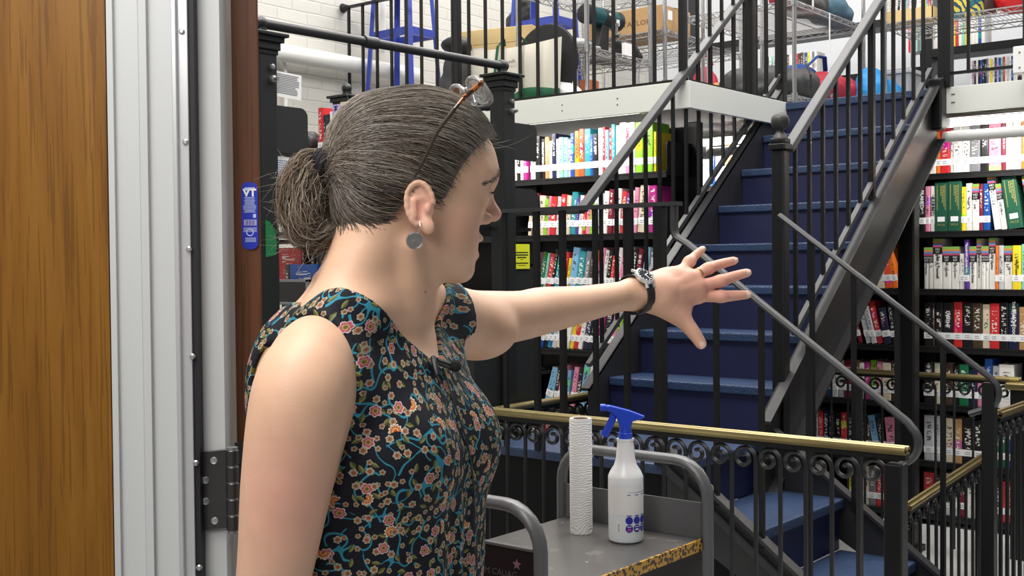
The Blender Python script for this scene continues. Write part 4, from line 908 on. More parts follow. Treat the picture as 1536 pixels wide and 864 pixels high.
m = MB().box(PX(267, DW), PX(289, DW), DW - .008, DW + .0, 0, 2.6); m.box(PX(267, DW), PX(274, DW), DW - .016, DW - .007, 0, 2.6)
ws_ = tag(view_obj(m.build('weatherstrip', mat('strip_aluminium', (.70, .70, .71), .28, .55), bevel=.001)), 'bright aluminium weatherstrip with screws along the grey door frame', 'weatherstrip')
MB().box(PX(289, DW), PX(297, DW), DW - .004, DW + .016, 0, 2.6).build('rubber_seal', mat('seal_black', (.008, .008, .012), .6), ws_)
for py in (49, 214, 374, 534, 693, 849):
    z = at_d(282, py, DW).z; px = 281 + 14 * (py - 49) / 800
    MB().lathe([(.0042, 0), (.004, -.0018), (.0022, -.0034)], (PX(px, DW), DW - .0082, z), 12, 'y').build('screw', steel, ws_, True)
# open brown door: its hinge edge faces us, the leaf runs away behind the frame
hd = 1.70; ex0, ex1 = PX(352, hd), PX(391.5, hd); dirv = Vector((-.262, .965)); ln = .9
ev = Vector((ex1 - ex0, 0)); poly = [(ex0, hd), (ex1, hd + .004), (ex1 + dirv.x * ln, hd + dirv.y * ln), (ex0 + dirv.x * ln, hd + dirv.y * ln)]
d2 = struct(view_obj(MB().prism(poly, lambda u, v, s: (u, v, s), .01, 2.45).build('door_2', wal, bevel=.002)), 'reddish brown wooden door standing open, seen on its edge', 'door')
# maker's label on the door edge
la = at_d(376.5, 273, hd); lb = at_d(376.5, 374, hd); lh = la.z - lb.z; lw = 24.5 / F * hd; cz = (la.z + lb.z) / 2; lx = PX(376, hd)
lab_b = mat('label_blue', (.012, .028, .42), .35)
m = MB().prism(rrect(lw, lh, lw * .42, 8), lambda u, v, s: (lx + u, hd + s, cz + v), .0015, .0006)
lo = tag(view_obj(m.build('door_label', lab_b)), 'blue rounded maker label on the edge of the brown door', 'label')
f = MB(); yb_ = .0002 + hd
def lb_box(u0, u1, v0, v1): f.box(lx + u0 * lw, lx + u1 * lw, yb_, yb_ + .0003, cz + v0 * lh, cz + v1 * lh)
lb_box(-.30, .32, .375, .42)
random.seed(4)
for k in range(11):
    v = .265 - .0215 * k; wv = random.uniform(.28, .42); lb_box(-wv, wv, v, v + .009)
lb_box(.2, .38, -.03, .025)
for k in range(4): lb_box(-.4, .42, -.185 - .018 * k, -.178 - .018 * k)
for k in range(4): lb_box(-.3, .36, -.335 - .018 * k, -.328 - .018 * k)
f.build('fine_print', mat('print_pale', (.5, .58, .85), .5), lo)
f = MB(); lb_box(-.36, .40, -.145, -.06); f.build('barcode_ground', mat('print_lilac', (.55, .5, .6), .5), lo)
f = MB(); yb_ -= .0003
for k in range(11): lb_box(-.32 + .062 * k, -.30 + .062 * k + .012 * (k % 3), -.14, -.065)
f.build('barcode', lab_b, lo)
text('lettering', 'VT', lw * .62, mat('print_white', (.8, .85, .9), .5), (lx + .01 * lw, hd + .0001, cz + lh * .335), (math.pi / 2, 0, 0), lo, sx=1.05, bold=.0006)
MB().tube([(lx + .2 * lw * math.cos(a), hd + .0003, cz - lh * .25 + .2 * lw * math.sin(a)) for a in [math.radians(20 * k) for k in range(18)]], .0008, 5, closed=True).build('seal_mark', mat('print_pale', (.5, .58, .85), .5), lo)
# hinge
hg = empty('door_hinge'); hg.parent = d2; hg['label'] = 'dark steel ball bearing hinge'
hst = mat('hinge_steel', (.10, .095, .09), .32, .8, bump=.05, bscale=50, vary=.2)
zt, zb_ = at_d(330, 669, 1.66).z, at_d(330, 789, 1.66).z; hh = zt - zb_
m = MB().prism([(PX(297, 1.635), zb_), (PX(340, 1.635), zb_ + .004), (PX(340, 1.635), zt), (PX(297, 1.635), zt - .004)], lambda u, v, s: (u, s, v), 1.632, 1.638); m.build('leaf', hst, hg, bevel=.0006)
m = MB().box(PX(346, 1.68), PX(385, 1.68), 1.690, 1.6985, zb_ + .002, zt); m.build('leaf', hst, hg)
kx = PX(346, 1.635); seg = hh / 5
for k in range(5):
    z0 = zb_ + seg * k; MB().lathe([(.0088, z0 + .0012), (.0094, z0 + .002), (.0094, z0 + seg - .002), (.0088, z0 + seg - .0012)], (kx, 1.630, 0), 18).build('knuckle', hst, hg, True)
MB().lathe([(.0078, zb_ - .003), (.0078, zt + .003)], (kx, 1.630, 0), 18).build('pin', mat('bolt_steel', (.35, .35, .35), .35, .7), hg, True)
for u, v in ((317, .86), (304, .62), (304, .36), (317, .12)):
    MB().lathe([(.0052, 0), (.0048, -.0008), (.003, -.0003)], (PX(u, 1.632), 1.632, zb_ + hh * v), 14, 'y').build('screw', steel, hg, True)
# ---------------------------------------------------------------- book cart
cg = mat('cart_grey', (.115, .115, .118), .36, .2, bump=.05, bscale=20, vary=.15)
def cart_top():
    g = NT('cart_top'); tc = g.n('TexCoord'); n1 = g.noise(tc.outputs['Object'], 5, 4); n2 = g.noise(tc.outputs['Object'], 14, 5)
    c = g.mix(n1.outputs['Fac'], (.085, .08, .078), (.15, .145, .14)); wr = g.math('MULTIPLY', g.math('GREATER_THAN', n2.outputs['Fac'], .60), g.math('GREATER_THAN', n1.outputs['Fac'], .52))
    n4 = g.noise(tc.outputs['Object'], 26, 3); chip = g.math('GREATER_THAN', n4.outputs['Fac'], .735)
    c = g.mix(g.math('MULTIPLY', wr, .25), c, (.42, .36, .30)); c = g.mix(chip, c, (.55, .52, .5))
    g.l(c, g.b.inputs['Base Color']); g.b.inputs['Roughness'].default_value = .3; g.b.inputs['Metallic'].default_value = .35; g.bump(n2.outputs['Fac'], .1, .002); return g.m
def bee_trim():
    g = NT('spotted_trim'); tc = g.n('TexCoord'); vo = g.n('TexVoronoi'); vo.inputs['Scale'].default_value = 90; g.l(tc.outputs['Object'], vo.inputs['Vector'])
    c = g.mix(g.math('GREATER_THAN', vo.outputs['Distance'], .47), (.045, .022, .006), (.52, .27, .02)); g.l(c, g.b.inputs['Base Color']); g.b.inputs['Roughness'].default_value = .4; return g.m
ZC = .765
pA = at_d(1045, 811, 2.7); xr = -1.365; yN, yF = 1.76, 2.40; xl = -1.79
ct = tag(empty('book_cart', ((xr + xl) / 2, (yN + yF) / 2, 0)), 'worn grey metal book cart with arched ends and spotted trim', 'cart')
def cpart(mb, n_, m_, **k): return wpart(mb, n_, m_, ct, **k)
def arch(y, z1=.945, rc=.085):
    pts = [(xl, y, .12), (xl, y, z1 - rc)] + [(xl + rc - rc * math.cos(a), y, z1 - rc + rc * math.sin(a)) for a in [math.radians(15 * k) for k in range(1, 6)]] + [(xl + rc, y, z1), (xr - rc, y, z1)] + \
          [(xr - rc + rc * math.sin(a), y, z1 - rc + rc * math.cos(a)) for a in [math.radians(15 * k) for k in range(1, 6)]] + [(xr, y, z1 - rc), (xr, y, .12)]
    return MB().tube(pts, .015, 12, flat=(.013, .017), ref=(0, 1, 0) if 0 else (1, 0, 0))
cpart(arch(yF), 'end_frame', cg, smooth=True); cpart(arch(yN), 'end_frame', cg, smooth=True)
cpart(MB().box(xl + .01, xr - .01, yN + .005, yF - .005, ZC - .02, ZC), 'top_shelf', cart_top(), bevel=.002)
cpart(MB().box(xr - .012, xr - .006, yN + .02, yF - .016, ZC - .024, ZC + .003), 'spotted_trim', bee_trim())
cpart(MB().box(xl + .016, xr - .016, yF - .004, yF + .002, ZC, ZC + .085), 'end_panel', cg)
for z in (.46, .17): cpart(MB().box(xl + .01, xr - .01, yN + .005, yF - .005, z - .02, z), 'shelf', cg, bevel=.002)
cpart(MB().box(xl + .012, xr - .016, yN - .002, yN + .004, .30, ZC + .096), 'front_panel', mat('panel_plum', (.012, .009, .011), .4))
cpart(MB().bar((xl + .012, yN + .001, ZC + .098), (xr - .016, yN + .001, ZC + .098), .012, .005), 'panel_lip', cg)
cpart(MB().box(xl + .012, xr - .016, yF - .004, yF + .002, .15, ZC - .022), 'end_panel', cg)
for x_ in (xl, xr):
    for y_ in (yN, yF):
        m = MB(); m.lathe([(.058, -.014), (.062, -.008), (.062, .008), (.058, .014)], (x_, y_, .062), 18, 'x'); m.box(x_ - .004, x_ + .004, y_ - .018, y_ + .018, .05, .14); cpart(m, 'caster', iron, smooth=True)
tm_ = mat('panel_lettering', (.085, .065, .07), .6)
def on_cart(o): o.parent = ct; o.matrix_parent_inverse = Matrix.Translation(-ct.location)
pt = on_y(751, 859, yN - .003); o = text('lettering', 'M CAUAG', .0185, tm_, (pt.x, yN - .0032, pt.z), (math.pi / 2, 0, 0)); on_cart(o)
ps = on_y(775, 847, yN - .003)
o = MB().prism([((.011 if k % 2 == 0 else .0048) * math.sin(math.pi * k / 5), (.011 if k % 2 == 0 else .0048) * math.cos(math.pi * k / 5)) for k in range(10)], lambda u, v, s: (ps.x + u, s, ps.z + v), yN - .0032, yN - .0022).build('star', mat('star_pink', (.20, .10, .13), .6)); on_cart(o)
# paper towel roll
tb = at_d(872, 799, 2.79); tw = tag(empty('paper_towel_roll', (-1.60, 2.27, ZC + .0005)), 'nearly finished white paper towel roll standing on the cart', 'paper towel')
q = (C0 + ray(872, 799) * ((ZC - CAMZ) / ray(872, 799).z)); tw.location = (q.x, q.y, ZC + .0005)
pw = NT('towel_paper'); tcx = pw.n('TexCoord'); wv = pw.n('TexWave', wave_type='RINGS'); wv.inputs['Scale'].default_value = 55; wv.inputs['Distortion'].default_value = 9; wv.inputs['Detail'].default_value = 2; pw.l(tcx.outputs['Object'], wv.inputs['Vector'])
pw.b.inputs['Base Color'].default_value = (.84, .83, .80, 1); pw.b.inputs['Roughness'].default_value = .9; pw.bump(wv.outputs['Fac'], .45, .002)
m = MB(); m.lathe([(.0195, .004), (.0265, .0), (.0272, .004), (.0272, .273), (.026, .277), (.0195, .276), (.0195, .004)], (0, 0, 0), 40, cap=False); m.build('towel', pw.m, tw, True)
m = MB(); m.lathe([(.018, .004), (.0195, .004), (.0195, .277), (.018, .277), (.018, .004)], (0, 0, 0), 32, cap=False); m.build('core', mat('core_card', (.32, .24, .16), .9), tw, True)
# spray bottle
q = (C0 + ray(939, 811) * ((ZC - CAMZ) / ray(939, 811).z)); sb = tag(empty('spray_bottle', (q.x, q.y, ZC + .0005), YAW), 'translucent white spray bottle with blue trigger on the cart', 'bottle')
hdpe = mat('bottle_plastic', (.80, .82, .83), .3, Subsurface_Weight=.3, bump=.02); blu = mat('trigger_blue', (.012, .055, .55), .32)
pr = [(.001, .003), (.034, .0), (.0395, .004), (.041, .012), (.041, .128), (.0412, .15), (.0405, .154), (.036, .164), (.027, .178), (.0228, .192), (.0205, .215), (.0188, .232), (.0205, .235), (.0205, .24)]
MB().lathe(pr, (0, 0, 0), 48).build('bottle_body', hdpe, sb, True)
MB().lathe([(.0413, .066), (.0413, .134)], (0, 0, 0), 48, cap=False).build('label_band', mat('bottle_label', (.78, .77, .75), .45), sb, True, recalc=False)
MB().lathe([(.0155, .238), (.0165, .24), (.0165, .252), (.0145, .254), (.013, .268)], (0, 0, 0), 28).build('collar', blu, sb, True)
m = MB(); poly = [(.046, .292), (.010, .306), (-.036, .318), (-.046, .318), (-.047, .306), (-.034, .303), (-.020, .290), (-.012, .262), (.012, .262), (.016, .28), (.040, .286)]
m.prism(poly, lambda u, v, s: (u, s, v), -.0115, .0115); m.build('spray_head', blu, sb, bevel=.003)
m = MB(); m.tube([(-.026, 0, .302), (-.030, 0, .285), (-.041, 0, .262), (-.050, 0, .246)], .006, 10, flat=(.004, .009), ref=(0, 1, 0)); m.build('trigger', blu, sb, True)
MB().lathe([(.0085, -.058), (.0085, -.046)], (0, 0, .3125), 14, 'x').build('nozzle', blu, sb, True)
def on_bottle(u, v, r=.0418): a = u / r - math.pi / 2; return Vector((r * math.cos(a), r * math.sin(a), v))
def decal(name, shapes, m_):
    mb = MB()
    for sh in shapes:
        pts = [on_bottle(u, v) for u, v in sh]; c = sum(pts, Vector()) / len(pts); c = on_bottle(sum(u for u, v in sh) / len(sh), sum(v for u, v in sh) / len(sh)); n = len(pts)
        mb._add([c] + pts, [(0, k + 1, (k + 1) % n + 1) for k in range(n)])
    return mb.build(name, m_, sb)
circ = lambda u, v, r, n=20: [(u + r * math.cos(2 * math.pi * k / n), v + r * math.sin(2 * math.pi * k / n)) for k in range(n)]
rct = lambda u0, u1, v0, v1: [(u0 + (u1 - u0) * k / 6, v0) for k in range(7)] + [(u1 - (u1 - u0) * k / 6, v1) for k in range(7)]
dk = mat('decal_blue', (.02, .02, .32), .4)
us = [.004, .0235, .043, .0625]
decal('printed_pattern', [circ(u, .0555, .0089) for u in us] + [circ(u, .0365, .0089) for u in us] + [rct(u - .006, u + .006, .0655, .0675) for u in us] + [rct(u - .005, u + .004, .1135, .115) for u in us[:3]] + [rct(.004, .06, .1195, .1205)], dk)
lift = lambda: None
def decal2(name, shapes, m_):
    o = decal(name, shapes, m_); o.scale = (1.006, 1.006, 1); return o
decal2('dot_picture', [rct(.0, .0085, .031, .037)], mat('decal_pink', (.5, .06, .25), .5)); decal2('dot_picture', [rct(.019, .028, .0325, .0365)], label_m); decal2('dot_picture', [rct(.040, .048, .031, .037)], mat('decal_cyan', (.15, .4, .5), .5))
decal2('dot_picture', [rct(u - .005, u + .005, .040, .0415) for u in us], label_m)
decal('barcode_ground', [rct(-.026, -.016, .026, .052)], label_m); decal2('barcode', [rct(-.0235, -.0185, .029 + .0025 * k, .0302 + .0025 * k) for k in range(8)], mat('ink_grey', (.2, .2, .22), .6))
# ---------------------------------------------------------------- the woman (own axes: right, ahead, up; turned to the room by YAW)
def RDZ(px, py, d):
    p = at_d(px, py, d); return np.array([p.dot(RT), p.dot(FW), p.z])
ORG = np.array([-.165, 1.427, 0.0])
person = tag(empty('person', RT * ORG[0] + FW * ORG[1], YAW), 'woman in a sleeveless floral dress, grey-brown ponytail, left arm stretched towards the stairs', 'person')
def Lp(px, py, d): return RDZ(px, py, d) - ORG
def spline(c, s):                                                # Catmull-Rom
    i = np.clip(np.floor(s).astype(int), 0, len(c) - 2); f = (s - i)[:, None]; g = lambda k: c[np.clip(k, 0, len(c) - 1)]
    p0, p1, p2, p3 = g(i - 1), g(i), g(i + 1), g(i + 2); return .5 * (2 * p1 + (p2 - p0) * f + (2 * p0 - 5 * p1 + 4 * p2 - p3) * f ** 2 + (3 * p1 - p0 - 3 * p2 + p3) * f ** 3)
class Field:
    def __init__(s, lo, hi, h):
        s.lo = np.array(lo, float); s.h = h; s.n = np.ceil((np.array(hi) - s.lo) / h).astype(int) + 1; s.a = np.full(s.n, .06, np.float32)
    def sl(s, lo, hi):
        i0 = np.clip(np.floor((np.array(lo) - s.lo) / s.h).astype(int), 0, s.n); i1 = np.clip(np.ceil((np.array(hi) - s.lo) / s.h).astype(int) + 1, 0, s.n)
        if (i1 <= i0).any(): return None, None
        g = [((np.arange(i0[k], i1[k]) * s.h + s.lo[k]).astype(np.float32)) for k in range(3)]
        P = (g[0][:, None, None], g[1][None, :, None], g[2][None, None, :])
        return tuple(slice(i0[k], i1[k]) for k in range(3)), P
    def op(s, fn, lo, hi, k=.01, mode='u'):
        ix, P = s.sl(np.array(lo) - k - .012, np.array(hi) + k + .012)
        if ix is None: return s
        d = fn(*P).astype(np.float32); a = s.a[ix]; d = np.broadcast_to(d, a.shape)
        if mode == 'u':
            hh = np.clip(.5 + .5 * (a - d) / k, 0, 1); s.a[ix] = a + (d - a) * hh - k * hh * (1 - hh)
        elif mode == 's':
            d = -d; hh = np.clip(.5 - .5 * (a - d) / k, 0, 1); s.a[ix] = a + (d - a) * hh + k * hh * (1 - hh)
        elif mode == 'i':
            s.a[ix] = np.maximum(a, d)
        return s
    def ell(s, c, r, R=None, k=.01, mode='u', grow=0.0):
        c = np.array(c, float); r = np.array(r, float) + grow; m = r.max()
        A = np.eye(3) if R is None else np.array(R)
        def fn(x, y, z):
            dx, dy, dz = x - c[0], y - c[1], z - c[2]
            u = [(A[i, 0] * dx + A[i, 1] * dy + A[i, 2] * dz) for i in range(3)]
            k0 = np.sqrt(sum((u[i] / r[i]) ** 2 for i in range(3))); k1 = np.sqrt(sum((u[i] / r[i] ** 2) ** 2 for i in range(3))) + 1e-6
            return k0 * (k0 - 1) / k1
        return s.op(fn, c - m, c + m, k, mode)
    def cap(s, a, b, ra, rb, k=.01, mode='u', grow=0.0):
        a, b = np.array(a, float), np.array(b, float); ra += grow; rb += grow; ab = b - a; L2 = ab @ ab; m = max(ra, rb)
        def fn(x, y, z):
            dx, dy, dz = x - a[0], y - a[1], z - a[2]
            t = np.clip((dx * ab[0] + dy * ab[1] + dz * ab[2]) / L2, 0, 1)
            return np.sqrt((dx - t * ab[0]) ** 2 + (dy - t * ab[1]) ** 2 + (dz - t * ab[2]) ** 2) - (ra + (rb - ra) * t)
        return s.op(fn, np.minimum(a, b) - m, np.maximum(a, b) + m, k, mode)
    def chain(s, pts, k=.01, n=18, grow=0.0):                     # one limb: spline through (point, radius), no beading
        c = np.array([np.append(p, r) for p, r in pts]); c = spline(c, np.linspace(0, len(c) - 1, (len(c) - 1) * n + 1)); m = c[:, 3].max()
        def fn(x, y, z):
            X_, Y_, Z_ = x.ravel(), y.ravel(), z.ravel(); d = np.full((len(X_), len(Y_), len(Z_)), .06, np.float32)
            for a, b in zip(c[:-1], c[1:]):
                w = max(a[3], b[3]) + k + .014; lo, hi = np.minimum(a, b)[:3] - w, np.maximum(a, b)[:3] + w
                ix = tuple(slice(*np.searchsorted(v_, (lo[j], hi[j]))) for j, v_ in enumerate((X_, Y_, Z_)))
                ab = b[:3] - a[:3]; L2 = ab @ ab + 1e-12; dx, dy, dz = x[ix[0]] - a[0], y[:, ix[1]] - a[1], z[:, :, ix[2]] - a[2]; t = np.clip((dx * ab[0] + dy * ab[1] + dz * ab[2]) / L2, 0, 1)
                q = np.sqrt((dx - t * ab[0]) ** 2 + (dy - t * ab[1]) ** 2 + (dz - t * ab[2]) ** 2) - (a[3] + (b[3] - a[3]) * t) - grow; d[ix] = np.minimum(d[ix], q)
            return d
        return s.op(fn, c[:, :3].min(0) - m, c[:, :3].max(0) + m, k)
    def sample(s, p):                                            # trilinear
        q = (p - s.lo) / s.h; i = np.clip(np.floor(q).astype(int), 0, s.n - 2); f = np.clip(q - i, 0, 1); r = 0
        for dx in (0, 1):
            for dy in (0, 1):
                for dz in (0, 1):
                    w = (f[:, 0] if dx else 1 - f[:, 0]) * (f[:, 1] if dy else 1 - f[:, 1]) * (f[:, 2] if dz else 1 - f[:, 2])
                    r = r + w * s.a[i[:, 0] + dx, i[:, 1] + dy, i[:, 2] + dz]
        return r
    def grad(s, p):
        e = s.h; g = np.stack([s.sample(p + np.eye(3)[k] * e) - s.sample(p - np.eye(3)[k] * e) for k in range(3)], 1)
        return g / (np.linalg.norm(g, axis=1, keepdims=True) + 1e-9)
    def mesh(s):                                                 # surface nets
        a = s.a; I = a < 0
        nx, ny, nz = a.shape
        cnt = np.zeros((nx - 1, ny - 1, nz - 1), np.uint8)
        for dx in (0, 1):
            for dy in (0, 1):
                for dz in (0, 1): cnt += I[dx:nx - 1 + dx, dy:ny - 1 + dy, dz:nz - 1 + dz]
        act = np.argwhere((cnt > 0) & (cnt < 8)); del cnt
        cor = [(dx, dy, dz) for dx in (0, 1) for dy in (0, 1) for dz in (0, 1)]
        V = np.stack([a[act[:, 0] + c[0], act[:, 1] + c[1], act[:, 2] + c[2]] for c in cor], 1).astype(np.float64)
        P = np.zeros((len(act), 3)); N = np.zeros(len(act))
        for i in range(8):
            for j in range(i + 1, 8):
                if sum(abs(cor[i][k] - cor[j][k]) for k in range(3)) != 1: continue
                m = (V[:, i] < 0) != (V[:, j] < 0); t = V[:, i] / np.where(m, V[:, i] - V[:, j], 1)
                ci, cj = np.array(cor[i], float), np.array(cor[j], float)
                P += np.where(m[:, None], ci + (cj - ci) * t[:, None], 0); N += m
        P = act + P / np.maximum(N, 1)[:, None]
        idx = np.full((nx - 1, ny - 1, nz - 1), -1, np.int32); idx[act[:, 0], act[:, 1], act[:, 2]] = np.arange(len(act))
        F_ = []
        for ax in range(3):
            o = [k for k in range(3) if k != ax]
            s0 = [slice(None)] * 3; s1 = [slice(None)] * 3; s0[ax] = slice(0, -1); s1[ax] = slice(1, None)
            ch = I[tuple(s0)] != I[tuple(s1)]; e = np.argwhere(ch)
            ok = np.all([(e[:, k] > 0) & (e[:, k] < a.shape[k] - 1) for k in o], axis=0); e = e[ok]
            ins = I[e[:, 0], e[:, 1], e[:, 2]]
            q = []
            for du, dv in ((0, 0), (1, 0), (1, 1), (0, 1)):
                ee = e.copy(); ee[:, o[0]] -= 1 - du; ee[:, o[1]] -= 1 - dv; q.append(idx[ee[:, 0], ee[:, 1], ee[:, 2]])
            q = np.stack(q, 1); flip = ins if ax != 1 else ~ins
            q = np.where(flip[:, None], q, q[:, ::-1]); F_.append(q)
        F_ = np.concatenate(F_); F_ = F_[(F_ >= 0).all(1)]
        return P * s.h + s.lo, F_
def np_mesh(name, V, F_, m, parent, smooth=True):
    me = bpy.data.meshes.new(name); me.vertices.add(len(V)); me.vertices.foreach_set('co', np.ascontiguousarray(V, np.float32).ravel())
    k = F_.shape[1]; me.loops.add(len(F_) * k); me.loops.foreach_set('vertex_index', np.ascontiguousarray(F_, np.int32).ravel())
    me.polygons.add(len(F_)); me.polygons.foreach_set('loop_start', np.arange(0, len(F_) * k, k, dtype=np.int32)); me.update(calc_edges=True); me.validate()
    if smooth: me.shade_smooth()
    me.materials.append(m)
    o = bpy.data.objects.new(name, me); COL.objects.link(o)
    if parent is not None: o.parent = parent
    return o
def add_col(o, name, c):
    at = o.data.attributes.new(name, 'FLOAT_COLOR', 'POINT'); at.data.foreach_set('color', np.ascontiguousarray(np.concatenate([c, np.ones((len(c), 1))], 1), np.float32).ravel())
# body frame: chest direction and own left
FB = np.array([math.cos(math.radians(23)), -math.sin(math.radians(23)), 0]); LB = np.array([math.sin(math.radians(23)), math.cos(math.radians(23)), 0]); ZV = np.array([0, 0, 1.0])
def B(x, y, z): return FB * x + LB * y + ZV * z                  # torso coordinates -> local
RB = np.stack([FB, LB, ZV])
HY = math.radians(20); HO = np.array([-.134, 1.42, 1.484]) - ORG
FH = np.array([math.cos(HY), math.sin(HY), 0]); LH = np.array([-math.sin(HY), math.cos(HY), 0])
def Hd(x, y, z): return HO + FH * x + LH * y + ZV * z
RH = np.stack([FH, LH, ZV])
def rotR(R, yaw=0, pitch=0, roll=0):                             # extra rotation of an ellipsoid inside a frame
    cy, sy, cp, sp, cr, sr = math.cos(yaw), math.sin(yaw), math.cos(pitch), math.sin(pitch), math.cos(roll), math.sin(roll)
    Rz = np.array([[cy, sy, 0], [-sy, cy, 0], [0, 0, 1]]); Ry = np.array([[cp, 0, -sp], [0, 1, 0], [sp, 0, cp]]); Rx = np.array([[1, 0, 0], [0, cr, sr], [0, -sr, cr]])
    return Rx @ Ry @ Rz @ R
LV = [(.90, .0, .122, .165), (1.0, -.004, .106, .15), (1.10, .002, .108, .146), (1.20, -.006, .118, .148), (1.255, -.014, .112, .146), (1.30, -.020, .100, .136), (1.345, -.028, .078, .112), (1.375, -.030, .058, .08), (1.40, -.026, .045, .055)]
LVa = np.array(LV)
def torso_fn(grow):
    def fn(x, y, z):
        zz = np.clip(z, LV[0][0], LV[-1][0]); cx = np.interp(zz, LVa[:, 0], LVa[:, 1]); a = np.interp(zz, LVa[:, 0], LVa[:, 2]) + grow; b = np.interp(zz, LVa[:, 0], LVa[:, 3]) + grow
        u = FB[0] * x + FB[1] * y - cx; v = LB[0] * x + LB[1] * y
        q = (np.abs(u / a) ** 2.3 + np.abs(v / b) ** 2.3) ** (1 / 2.3); d = (q - 1) * np.minimum(a, b)
        return np.maximum(d, np.maximum(z - LV[-1][0], LV[0][0] - z))
    return fn
SR = np.array([-.219, 1.275, 1.307]) - ORG; SLF = RDZ(655, 476, 1.565) - ORG
def torso(f, grow=0.0, dress=False):
    f.op(torso_fn(grow), (-.35, -.35, .88), (.3, .35, 1.42), .01)
    for s in (-1, 1):
        f.ell(B(.058, s * .070, 1.195), (.062, .070, .066), RB, .03, grow=grow)
        f.ell(B(-.066, s * .068, 1.275), (.052, .065, .085), RB, .03, grow=grow)           # shoulder blades
    f.cap(B(.03, 0, 1.40), SR * .86 + B(-.01, 0, 1.36) * .14 + ZV * .012, .030, .038, .03, grow=grow)
    f.cap(B(.03, 0, 1.40), SLF * .9 + B(0, 0, 1.36) * .1 + ZV * .01, .030, .036, .03, grow=grow)
    f.cap(SR + LB * .03 - ZV * .03, B(0, -.10, 1.27), .05, .055, .03, grow=grow)
    f.cap(SLF - LB * .03 - ZV * .03, B(0, .10, 1.27), .05, .055, .03, grow=grow)
h0 = .0022
bf = Field(np.array([-.36, 1.08, .96]) - ORG, np.array([.47, 2.06, 1.67]) - ORG, h0)
torso(bf)
# neck and trapezius
nb = RDZ(578, 400, 1.425) - ORG
bf.cap(B(.0, 0, 1.355), nb, .060, .0535, .03); bf.cap(nb, Hd(-.012, 0, -.01), .0535, .053, .02)
bf.cap(Hd(-.044, -.01, -.02), B(-.028, -.02, 1.352), .037, .046, .03)
for s in (-1, 1): bf.cap(Hd(-.03, s * .03, -.02), B(-.012, s * .085, 1.362), .027, .032, .03)
bf.cap(Hd(.0, -.055, -.045), B(.055, -.012, 1.365), .012, .011, .02)                    # neck muscle
bf.cap(B(.05, -.02, 1.362), B(.015, -.13, 1.368), .010, .010, .018); bf.cap(B(.05, .02, 1.362), B(.015, .13, 1.372), .010, .010, .018)   # collar bones
# near arm, hanging
A0 = [(SR, .050), (RDZ(452, 600, 1.255) - ORG, .0545), (RDZ(432, 715, 1.25) - ORG, .0495), (RDZ(416, 830, 1.25) - ORG, .0420), (RDZ(404, 905, 1.255) - ORG, .038), (RDZ(396, 960, 1.265) - ORG, .039)]
bf.chain(A0, .02)
# far arm, reaching
A1 = [(SLF, .050), (RDZ(700, 484, 1.625) - ORG, .0465), (RDZ(745, 478, 1.68) - ORG, .0400), (RDZ(783, 473, 1.725) - ORG, .0365), (RDZ(815, 466, 1.765) - ORG, .0358), (RDZ(870, 457, 1.83) - ORG, .0295), (RDZ(925, 446, 1.90) - ORG, .0248), (RDZ(952, 441, 1.93) - ORG, .0238)]
bf.chain(A1, .018)
bf.ell(RDZ(720, 500, 1.64) - ORG, (.05, .04, .036), None, .02)
# left hand, back towards us
J = lambda x, y, d=1.95: RDZ(900 + x / 4.546, 350 + y / 4.546, d) - ORG
wr = J(300, 405, 1.93)
mcp = {'i': J(668, 425, 1.975), 'm': J(670, 362, 1.972), 'r': J(632, 302, 1.976), 'p': J(560, 258, 1.985)}
for k, r0, r1 in (('i', .019, .0135), ('m', .0205, .0135), ('r', .019, .0125), ('p', .017, .0115)):
    st_ = {'i': J(330, 445, 1.935), 'm': J(320, 410, 1.93), 'r': J(315, 380, 1.935), 'p': J(310, 355, 1.94)}[k]
    bf.cap(st_, mcp[k], r0, r1, .014)
bf.cap(A1[-1][0], J(400, 400, 1.94), .0235, .025, .02); bf.ell(J(480, 380, 1.965), (.042, .014, .033), None, .015)
bf.cap(J(640, 420, 1.985), J(600, 300, 1.985), .011, .010, .012)
for k in 'imrp': c_ = {'i': J(420, 440, 1.94), 'm': J(410, 410, 1.938), 'r': J(405, 385, 1.94), 'p': J(400, 365, 1.945)}[k]; bf.cap(c_ * .5 + mcp[k] * .5 - np.array([0, .0145, 0]), mcp[k] - np.array([.004, .009, 0]), .0035, .0050, .010)
FG = {'i': [(J(668, 425, 1.975), .0104), (J(825, 430, 1.98), .0102), (J(925, 424, 1.986), .0088), (J(1000, 419, 1.992), .0074)],
      'm': [(J(670, 362, 1.972), .0104), (J(822, 324, 1.982), .0102), (J(925, 290, 1.992), .0088), (J(1000, 270, 1.999), .0075)],
      'r': [(J(632, 302, 1.976), .0105), (J(738, 240, 1.99), .0096), (J(840, 205, 2.003), .0083), (J(912, 187, 2.012), .0071)],
      'p': [(J(560, 258, 1.985), .0098), (J(610, 192, 1.998), .0088), (J(660, 142, 2.008), .0074), (J(695, 112, 2.014), .0064)]}
for k, ch in FG.items():
    bf.chain(ch, .004, 4)
    bf.ell(ch[1][0] - np.array([0, .003, 0]), (.011, .0095, .0098), None, .006)          # knuckle
for k in 'imr': bf.ell(mcp[k] - np.array([.004, .005, 0]), (.013, .010, .011), None, .010)
TH = [(J(400, 470, 1.935), .022), (J(560, 590, 1.945), .0145), (J(640, 680, 1.945), .0118), (J(688, 752, 1.945), .0095)]
bf.chain(TH, .010, 4)
bf.cap(J(450, 430, 1.945), J(585, 520, 1.955), .017, .008, .02)                          # web of the thumb
